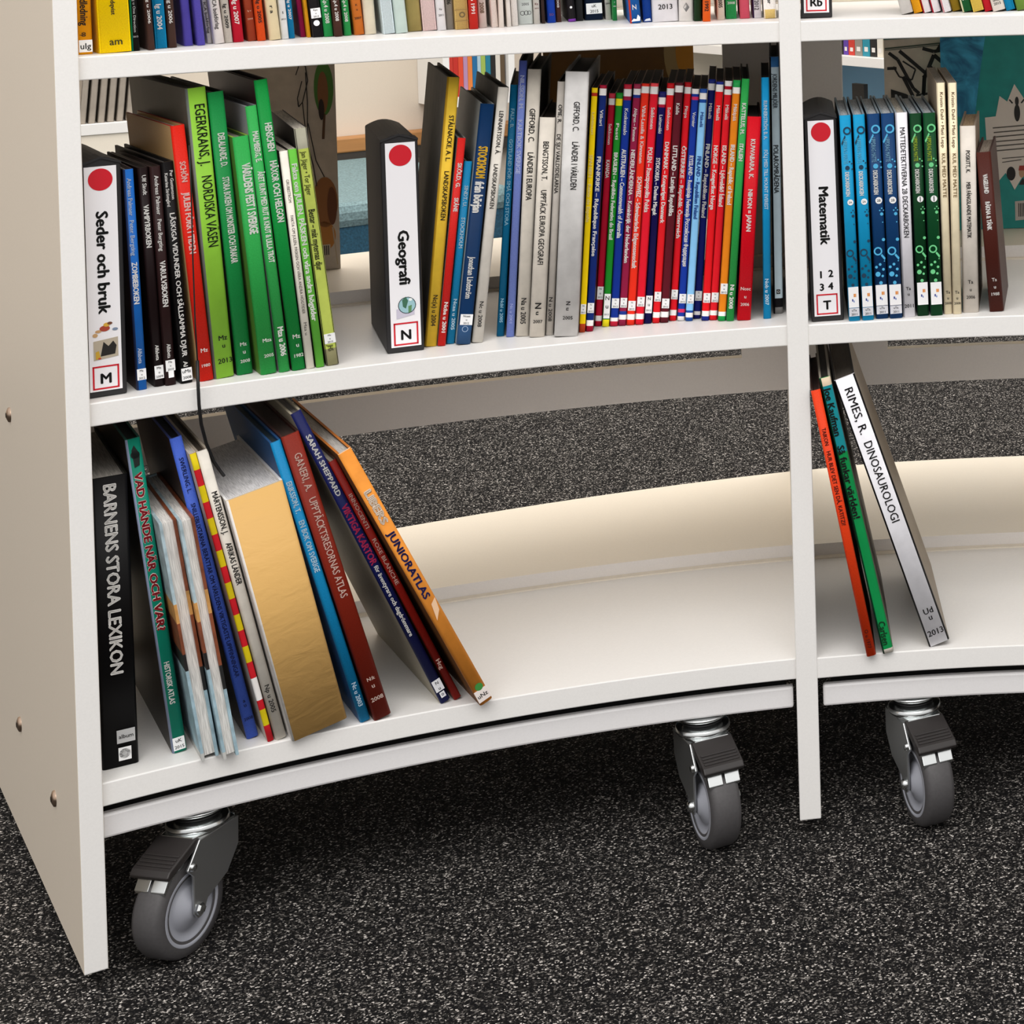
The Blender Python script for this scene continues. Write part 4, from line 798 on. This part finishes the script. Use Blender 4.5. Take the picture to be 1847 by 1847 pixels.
# box files
def binder(BL, BRx, TL, TRx, z, D, lab, title, letter, lines, label, pics=None, hfix=None, bay=0, yaw=None):
    s = place(BL, BRx, TL, TRx, z, bay=bay, hfix=hfix, yaw=None if yaw is None else radians(yaw)); s.D = D; rest(s, z)
    return make_binder(s, lab, title, letter, lines, label, pics)
binder((158.5, 720.5), 231, (145.5, 287), 217, Z2T, .17, (.06, .88), '', 'M', [('Seder och bruk', .225, .655)],
       'black box file labelled Seder och bruk, marked M', [
       ('e', .5, .715, .16, .1, '#a8402c', 1), ('e', .56, .7, .1, .07, '#d8a83c', 2), ('e', .3, .725, .1, .05, '#c89c6c', 1), ('e', .82, .722, .09, .05, '#7c8ca4', 1), ('e', .2, .74, .08, .07, '#c8a070', 2), ('e', .66, .695, .08, .05, '#6c3c24', 3),
       ('p', [(.14, .845), (.9, .835), (.9, .755), (.14, .765)], '#b8ac98', 1), ('p', [(.35, .83), (.8, .825), (.85, .79), (.75, .77), (.6, .79), (.45, .77), (.4, .8)], '#1c1814', 2), ('p', [(.2, .84), (.36, .84), (.3, .805), (.2, .81)], '#c8a030', 3), ('e', .32, .838, .05, .03, '#c0402c', 4)], yaw=-37.8)
binder((698.4, 639.4), 763.4, (685.3, 245), 756, Z2T, .17, (.12, .92), '', 'N', [('Geografi', .44, .69)],
       'black box file labelled Geografi with a globe, marked N', [
       ('p', [(.2, .845), (.8, .83), (.8, .79), (.2, .8)], '#c9c4d4', 1), ('e', .56, .785, .30, .30, '#14242a', 2), ('e', .56, .785, .275, .275, '#9cc4cc', 3),
       ('p', [(.40, .76), (.52, .745), (.6, .765), (.52, .8), (.42, .79)], '#3c6c54', 4), ('p', [(.6, .79), (.72, .785), (.7, .815), (.6, .82)], '#5c8c5c', 4), ('e', .68, .76, .06, .05, '#eef4f4', 4)])
binder((1464, 581.5), 1524, (1449.8, 204.7), 1507, Z2T, .17, (.1, .9), '', 'T', [('Matematik', .355, .635)],
       'black box file labelled Matematik, marked T', [('t', '1', .3, .775, .09), ('t', '2', .68, .772, .17), ('t', '3', .32, .835, .17), ('t', '4', .66, .832, .2)], bay=1, yaw=-11.4)
binder((1444.8, 33.7), 1501.5, (1444, 0), 1500.6, Z3T, .17, (.1, .9), '', 'Rb', [('Djur', .355, .6)][:0],
       'black box file marked Rb on the top shelf beside the divider', hfix=.25, bay=1)

# black bookmark cord hanging over the middle shelf edge
def at_r(x, y, r):
    d = ray(x, y); a = d.x ** 2 + d.y ** 2; bq = -2 * (d.x * XC + d.y * YC); c = XC ** 2 + YC ** 2 - r * r
    return d * ((-bq + sqrt(bq * bq - 4 * a * c)) / (2 * a))
mb = MB()
path = [(341, 262, RF), (345, 350, RF), (348, 470, RF), (352, 580, RF), (356, 650, RF - .006), (357.5, 700, RF - .012), (359, 730, RF - .012), (363, 765, RF - .01), (372, 800, RF), (385, 832, RF + .01), (396, 848, RF + .015), (404, 858, RF + .02)]
pts = [W(at_r(x, y, r)) for x, y, r in path]
mb.tube(pts[:5], .0007, BLACK); mb.tube(pts[4:], .0016, BLACK)
o = mb.build('bookmark_cord'); tag(o, 'thin black cord hanging from red book over middle shelf edge', 'cord')

# ------------------------------------------------------------------ display books on the rear shelf (backs towards us)
DISP = 'face-out books on the rear shelf'
def display(name, x0, x1, ytop, zbase, r, label, th, cover, lean=0.0, build=None, height=None):
    """a book standing on the rear shelf; x0,x1 pixel sides of the cover facing us"""
    A = at_r(x0, 300, r); B = at_r(x1, 300, r)
    A.z = B.z = zbase
    u = (B - A); wd = u.length; u.normalize(); w = Vector((-u.y, u.x, 0)); e = (Vector((0, 0, 1)) * cos(lean) + w * sin(lean)); wn = u.cross(e) * -1
    wn = e.cross(u)
    if height is None:
        mid_ = (A + B) / 2; d = ray((x0 + x1) / 2, ytop); k = mid_.dot(wn) / d.dot(wn); height = (d * k - mid_).dot(e)
    P = W(A); M = Matrix(((u.x, wn.x, e.x, P.x), (u.y, wn.y, e.y, P.y), (u.z, wn.z, e.z, P.z + .0004), (0, 0, 0, 1)))
    w_, h_ = wd * U, height * U
    root = empty(name, M, label, 'book', DISP)
    c = .002; mb = MB(); cm = mat(cover[0], .4, kind=cover[1])
    # local x across, y thickness away from us, z up; spine on the right
    mb.box((0, 0, 0), (w_, c, h_), cm); mb.box((0, th - c, 0), (w_, th, h_), cm); mb.box((w_ - c, c, 0), (w_, th - c, h_), cm)
    mb.build('cover', root)
    mb = MB(); mb.box((.003, c, .003), (w_ - c, th - c, h_ - .003), mat('#ddd6c8', .7, kind='pages')); mb.build('pages', root)
    if build:
        mb = MB(); build(mb, w_, h_); mb.build('cover_print', root, recalc=False)
    return root, w_, h_
ZR = Z2T + .0205
def poly(mb, w_, h_, pts, c, lay=1):
    mb.face([(w_ * x, -.0003 * lay, h_ * z) for x, z in pts], mat(c, .5))
def line(mb, w_, h_, pts, wd, c, lay=2):
    for (x0, z0), (x1, z1) in zip(pts, pts[1:]):
        a = Vector((w_ * x0, 0, h_ * z0)); b_ = Vector((w_ * x1, 0, h_ * z1)); d = (b_ - a).normalized(); n = Vector((-d.z, 0, d.x)) * wd; y = Vector((0, -.0003 * lay, 0))
        mb.face([a - n + y, b_ - n + y, b_ + n + y, a + n + y], mat(c, .5))
def ell(mb, w_, h_, x, z, rx, rz, c, lay=1, r0=0): mb.disc((w_ * x, -.0003 * lay, h_ * z), (w_ * rx, 0, 0), (0, 0, h_ * rz), mat(c, .5), 24, r0)
def horse(mb, w, h):
    G = '#2c2622'
    line(mb, w, h, [(.60, .93), (.64, .98), (.70, .97), (.72, .9), (.66, .80), (.62, .78), (.61, .82), (.66, .9)], .0006, G)
    line(mb, w, h, [(.70, .94), (.71, .8), (.70, .62)], .0006, G); line(mb, w, h, [(.66, .8), (.69, .62), (.75, .5), (.78, .4)], .0006, G)
    line(mb, w, h, [(.71, .7), (.78, .52), (.86, .44)], .0006, G)
    ell(mb, w, h, .88, .86, .10, .13, '#4c8030'); ell(mb, w, h, .87, .84, .055, .1, '#8a5a30', 2); ell(mb, w, h, .85, .76, .03, .05, '#2c180c', 3)
    line(mb, w, h, [(.88, .74), (.86, .62)], .0015, '#5a3a1c')
    ell(mb, w, h, .86, .32, .13, .12, '#9a6434'); ell(mb, w, h, .84, .16, .12, .07, '#c08038'); ell(mb, w, h, .93, .3, .05, .09, '#6c3c1c', 2)
    poly(mb, w, h, [(.76, .06), (.9, .06), (.9, .12), (.76, .12)], '#c8bca8', 3)
    for k in range(6): poly(mb, w, h, [(.775 + k * .02, .07), (.785 + k * .02, .07), (.785 + k * .02, .115), (.775 + k * .02, .115)], '#14100e', 4)
    line(mb, w, h, [(.93, .2), (.97, .02)], .0008, '#b8a890')
display('book', 430, 609, 110, ZR, 2.60, 'face-out pale grey book with horse drawings seen from behind', .012, ('#c4b9ac', 'paper'), 0, horse)
def ring(mb, w, h):
    ell(mb, w, h, 1.02, .93, .2, .22, '#6a5a38', 1); 
    poly(mb, w, h, [(.0, .0), (.001, .0), (.001, .001), (0, .001)], '#3a2a14', 1)
    ell(mb, w, h, .98, .93, .09, .12, '#7a5418', 2)
def ring2(mb, w, h):
    # half discs that end at the cover edge
    n = 16
    def half(rx, rz, c, lay): poly(mb, w, h, [(1 - rx * sin(pi * k / n), .90 + rz * cos(pi * k / n)) if .90 + rz * cos(pi * k / n) < .995 else (1 - rx * sin(pi * k / n), .995) for k in range(n + 1)], c, lay)
    half(.2, .24, '#a8946a', 1); half(.12, .16, '#c48a2c', 2)
display('book', 985, 1256, 60, ZR, 2.60, 'face-out dark brown book with gold arc behind the country books', .014, ('#6a4c22', 'paper'), 0, ring2)
def branch(mb, w, h0):
    h = h0
    line = lambda m_, w_, h_, pts, wd, c, lay=2: globals()['line'](m_, w_, h_, [(x, 1 - (1 - z) * .45) for x, z in pts], wd * .8, c, lay)
    poly = lambda m_, w_, h_, pts, c, lay=1: globals()['poly'](m_, w_, h_, [(x, 1 - (1 - z) * .45) for x, z in pts], c, lay)
    K = '#0c0c0c'
    poly(mb, w, h, [(0, .93), (1, .95), (1, 1), (0, 1)], '#1c5450', 1)
    line(mb, w, h, [(.02, .83), (1, .88)], .0012, '#3c4c40'); line(mb, w, h, [(.02, .81), (1, .86)], .0006, '#3c4c40')
    line(mb, w, h, [(.08, .78), (.22, .70), (.46, .36), (.55, .30)], .0028, K); line(mb, w, h, [(.25, .80), (.68, .52), (.78, .6), (.62, .48)], .003, K)
    line(mb, w, h, [(.15, .62), (.24, .5), (.44, .46), (.5, .58), (.3, .68)], .0014, K); line(mb, w, h, [(.05, .6), (.2, .6)], .0025, K)
    line(mb, w, h, [(.62, .3), (.64, .48), (.8, .74), (.98, .62)], .0034, K); line(mb, w, h, [(.62, .82), (.8, .78), (.98, .8)], .003, K); line(mb, w, h, [(.85, .78), (.95, .9)], .003, K)
    poly(mb, w, h, [(.1, .36), (.34, .3), (.48, .24), (.1, .22)], K, 2); line(mb, w, h, [(.3, .5), (.45, .27)], .003, K); line(mb, w, h, [(.5, .28), (.75, .3)], .002, K); line(mb, w, h, [(.63, .5), (.62, .27)], .002, K)
display('book', 1599, 1712, 60, ZR, 2.62, 'face-out grey book with black branches seen behind the maths books', .014, ('#c9c0b4', 'paper'), 0, branch)
def teal(mb, w, h):
    B = '#e6ded6'
    sw = mat('#10648e', .45, kind='swirl'); mb.face([(.0, -.0003, h * .62), (w * .30, -.0003, h * .56), (w * .36, -.0003, h * .8), (w * .42, -.0003, h), (0, -.0003, h)], sw)
    zz = [(.42, .30), (.40, .58), (.50, .585), (.54, .69), (.61, .66), (.68, .75), (.77, .67), (.86, .74), (.93, .66), (1, .7), (1, .2), (.93, .27), (.85, .2), (.75, .28), (.66, .2), (.58, .29), (.5, .24)]
    poly(mb, w, h, zz, B, 2)
    ell(mb, w, h, .70, .60, .028, .045, '#23201e', 3); ell(mb, w, h, .70, .66, .018, .024, '#23201e', 3); line(mb, w, h, [(.66, .65), (.63, .67)], .001, '#23201e', 3); line(mb, w, h, [(.74, .65), (.77, .67)], .001, '#23201e', 3)
    for k in range(6): line(mb, w, h, [(.47 + (k % 2) * .008, .525 - k * .024), (.97 - (k % 3) * .03, .54 - k * .024)], .0008, '#5a544e', 3)
    for k in range(2): line(mb, w, h, [(.55, .365 - k * .02), (.93 - k * .2, .376 - k * .02)], .0006, '#5a544e', 3)
    ell(mb, w, h, .63, .285, .042, .036, '#1c1a1a', 3); ell(mb, w, h, .73, .288, .026, .026, '#c09a78', 3); poly(mb, w, h, [(.70, .3), (.76, .3), (.80, .302), (.76, .325), (.71, .325)], '#a8342c', 4); poly(mb, w, h, [(.70, .225), (.77, .225), (.74, .262)], '#1c1a1a', 3)
    poly(mb, w, h, [(.66, .04), (.92, .05), (.92, .15), (.66, .14)], '#c4beb8', 3)
    for k in range(14): poly(mb, w, h, [(.69 + k * .0155, .06), (.698 + k * .0155, .06), (.698 + k * .0155, .13), (.69 + k * .0155, .13)], '#1c1a1a', 4)
display('book', 1701, 1895, 66, ZR, 2.55, 'face-out teal book with zigzag text panel seen from behind', .014, ('#1a9490', 'paper'), 0, teal)

# ------------------------------------------------------------------ the room behind
# bench along the wall
zs_ = -.825
b0, b1 = on_z(612, 366, zs_), on_z(690, 357, zs_); c0, c1 = on_z(612, 286, zs_), on_z(690, 277, zs_)
du = (b1 - b0).normalized(); wv = Vector((-du.y, du.x, 0)); dep = (c0 - b0).dot(wv)
def L2W(P): return W(b0 + du * P.x + wv * P.y + Vector((0, 0, P.z - zs_)))
def on_wall(x, y, off=0):     # layout point of a pixel on the plane `off` in front of the wall
    d = ray(x, y); return d * ((b0.dot(wv) + dep + .05 - off) / d.dot(wv))
zl0, zl1 = on_wall(612, 276, .05).z, on_wall(612, 249, .05).z
bench = empty('bench', None, 'blue upholstered bench with wooden back ledge along the far wall', 'bench')
bx0 = (on_wall(430, 300, dep) - b0).dot(du); bx1 = (on_wall(905, 300, dep) - b0).dot(du)
mb = MB(); mb.box((bx0, -.02, -1.22), (bx1, dep, zs_ - .06), mat('#1d4a60', .8, kind='upholstery'), L2W); mb.build('bench_front', bench)  # same upholstery as the seat, with the shade of the front in its darker blue
mb = MB(); mb.box((bx0, -.03, zs_ - .07), (bx1, dep - .02, zs_), mat('#6f888c', .8, kind='upholstery'), L2W); mb.build('seat', bench, .02)
mb = MB(); mb.box((bx0, .04, ZFLOOR), (bx1, dep, -1.22), mat('#121212', .8), L2W); mb.build('plinth', bench)  # shadow under the bench painted in as the near-black base colour
mb = MB(); mb.box((bx0, dep - .015, zl0), (bx1 + .6, dep + .045, zl1), mat('#b8814a', .5, kind='wood'), L2W); mb.build('wooden_ledge', bench, .004)
mb = MB(); mb.box((bx0, dep - .01, zs_ - .02), (bx1 + .6, dep + .04, zl0), mat('#3a342e', .7), L2W); mb.build('dark_batten', bench)  # dark strip between seat and wooden ledge
mb = MB(); mb.box((-9, dep + .05, ZFLOOR), (9, dep + .15, 1.9), mat('#d9ccbc', .8, kind='laminate'), L2W); tag(mb.build('wall_back'), kind='structure')

SPB = 'books on the far shelves'
def far_books(P0, P1, z, n, cols, h, label, depth=.12, jit=0, group=SPB):
    """row of small far books standing on a line from P0 to P1 (layout), spines facing the camera side"""
    u = (P1 - P0); tot = u.length; u.normalize(); w = Vector((-u.y, u.x, 0))
    wds = [random.uniform(.8, 1.25) for _ in range(n)]; sm = sum(wds); x = 0
    for i in range(n):
        t = wds[i] / sm * tot; hh = h * random.uniform(.85, 1.1); Q = W(Vector((P0.x + u.x * x, P0.y + u.y * x, z))); x += t
        M = Matrix(((u.x, w.x, 0, Q.x), (u.y, w.y, 0, Q.y), (0, 0, 1, Q.z + .0005), (0, 0, 0, 1)))
        cn, ch = cols[i % len(cols)]
        root = empty('book', M, None, 'book', group)
        T, H, D = t * U * .94, hh * U, depth * U; c = min(.002, T * .2)
        mb = MB(); m = mat(ch, .5)
        mb.box((0, 0, 0), (T, .002, H), m); mb.box((0, .002, 0), (c, D, H), m); mb.box((T - c, .002, 0), (T, D, H), m); mb.build('cover', root)
        mb = MB(); mb.box((c, .002, .003), (T - c, D - .003, H - .003), mat('#d8d0c2', .7, kind='pages')); mb.build('pages', root)
        mb = MB(); mb.face([(T * .25, -.0004, H * .05), (T * .75, -.0004, H * .05), (T * .75, -.0004, H * .10), (T * .25, -.0004, H * .10)], mat('#e8e4e0', .5)); mb.build('spine_label', root, recalc=False)
        l = cols[(i - 1) % len(cols)][0] if i else None; rr = cols[(i + 1) % len(cols)][0] if i < n - 1 else None
        if l and rr: root['label'] = '%s far book %s between %s and %s ones' % (cn, label, l, rr)
        elif l: root['label'] = '%s far book %s, last on the right after the %s one' % (cn, label, l)
        else: root['label'] = '%s far book %s, first on the left before the %s one' % (cn, label, rr)

def far_case(name, A, B, label, shelves, dep_, zt, posts, back=None, zback=None, legs=True):
    """white far bookcase from A to B (front line), shelves at the given heights"""
    u = (B - A); tot = u.length; u.normalize(); w = Vector((-u.y, u.x, 0))
    T = lambda P: W(Vector((A.x, A.y, 0)) + u * P.x + w * P.y + Vector((0, 0, P.z)))
    root = empty(name, None, label, 'bookcase')
    for z in shelves:
        mb = MB(); mb.box((0, 0, z - .03), (tot, dep_, z), WHITE, T); mb.build('shelf', root, .001)
    for x in posts:
        mb = MB(); mb.box((x - .016, -.004, ZFLOOR), (x + .016, dep_ + .004, zt), CREAM, T); mb.build('side_panel', root, .001)
    if back:
        mb = MB(); mb.box((0, dep_ + .005, ZFLOOR), (tot, dep_ + .02, zt), mat(back, .6), T); mb.build('back_panel', root)
    return root, T, u, w, tot
# far right bookcase (seen above the country books and the maths books)
ZS = -.54
A = on_z(1200, 75, ZS); B = on_z(1640, 110, ZS)
kA = on_z(1321, 85, ZS)
root, T, u, w, tot = far_case('far_bookcase', A, B, 'far white bookcase with blue back seen above the country books', [ZS, ZS - .35, ZS - .72], .36, .1, [0, (Vector((kA.x, kA.y, 0)) - Vector((A.x, A.y, 0))).length, ], '#6f9ab8')
P0 = on_z(1480, 97, ZS); P1 = on_z(1605, 107, ZS)
n_ = (Vector((P1.x - P0.x, P1.y - P0.y, 0))).normalized(); off = Vector((-n_.y, n_.x, 0)) * .02
far_books(P0 + off, P1 + off, ZS, 11, [('green', '#3f9a50'), ('maroon', '#6a2438'), ('black', '#141214'), ('violet', '#5a3aa0'), ('red', '#c8382c'), ('grey', '#8c8880'), ('teal', '#1c8aa0'), ('ink black', '#0e0e10'), ('white', '#ddd8cc'), ('cream', '#d8cdb8'), ('pale grey', '#c4beb2')], .26, 'on the far shelf')
# face-out dark book with orange flowers on the lower far shelf
Q = on_z(1497, 190, ZS - .35); Q = on_z(1497, 97, ZS) ; 
P = W(Vector((Q.x, Q.y, ZS - .35)) + off * 4)
M = Matrix(((u.x, w.x, 0, P.x), (u.y, w.y, 0, P.y), (0, 0, 1, P.z + .0005), (0, 0, 0, 1)))
rt_ = empty('book', M, 'far face-out black book with orange flowers on the lower shelf', 'book')
mb = MB(); mb.box((0, 0, 0), (.05, .012, .20), mat('#1c1a18', .5)); mb.build('cover', rt_)
mb = MB(); 
for k in range(9): mb.disc((.006 + .038 * random.random(), -.0006 - k * .0001, .12 + .03 * random.random()), (.006, 0, 0), (0, 0, .006), mat('#d8702a', .5), 10)
mb.build('cover_print', rt_, recalc=False)
# wall shelf with red and blue books above the dark blue Stockholm book
A, B = on_wall(806, 176, .2), on_wall(912, 170, .2); ZB = A.z; A.z = B.z = 0
u = du; w = wv
T = lambda P: W(A + u * P.x + w * P.y + Vector((0, 0, P.z)))
root = empty('wall_shelf', None, 'white wall shelf holding red and blue books above the bench', 'shelf')
ln = (B - A).dot(u)
mb = MB(); mb.box((-.02, -.03, ZB - .03), (ln + .02, .198, ZB), WHITE, T); mb.build('shelf_board', root)
for x in (-.02, ln):
    mb = MB(); mb.box((x, -.03, ZB), (x + .02, .198, ZB + .42), WHITE, T); mb.build('side_panel', root)
A0 = A + u * .004; B0 = A + u * (ln - .004)
far_books(A0 - w * .01, B0 - w * .01, ZB, 12, [('red', '#d03a2c'), ('scarlet', '#c42c20'), ('orange-red', '#dc4a2c'), ('lilac', '#b48ab0'), ('orange', '#e0803c'), ('blue', '#1c6a9c'), ('pale blue', '#a8c4d0'), ('lime', '#9cb454'), ('teal', '#1c7a94'), ('black', '#1c1a1a'), ('white', '#d8d2c8'), ('brown', '#5c4a34')], .15, 'on the far wall shelf')
# far left shelf with pale upright magazines, seen above the box file M
ZL = -.62
A = on_z(60, 232, ZL); B = on_z(300, 214, ZL)
root, T, u, w, tot = far_case('magazine_rack', A, B, 'far cream rack holding pale upright files above the box file marked M', [ZL], .25, ZL - .032, [.02, (B - A).length - .02])
mb = MB(); mb.box((0, .005, ZL - .25), (tot, .02, ZL - .03), CREAM, T); mb.build('front_panel', root)
off = w * .02
P0 = on_z(143, 226, ZL); P1 = on_z(238, 218, ZL)
dv = (P1 - P0); nrm_ = dv.normalized()
for i in range(6):
    Q = W(P0 + dv * (i / 5.6) + off)
    M = Matrix(((u.x, w.x, 0, Q.x), (u.y, w.y, 0, Q.y), (0, 0, 1, Q.z + .0005), (0, 0, 0, 1))) @ Matrix.Rotation(radians(6), 4, 'Y')
    ww = .0165 * U * 1.0
    r2 = empty('magazine_file', M, ('first', 'second', 'third', 'fourth', 'fifth', 'last')[i] + ' pale upright file from the left on the far cream rack', 'file', 'pale files on the far rack')
    mb = MB(); K2 = mat('#9c9286', .6, kind='paper')
    mb.box((0, 0, 0), (ww, .15, .0015), K2); mb.box((0, 0, 0), (.0015, .15, .2), K2); mb.box((ww - .0015, 0, 0), (ww, .15, .2), K2); mb.box((0, 0, 0), (ww, .0015, .2), K2); mb.build('case', r2)
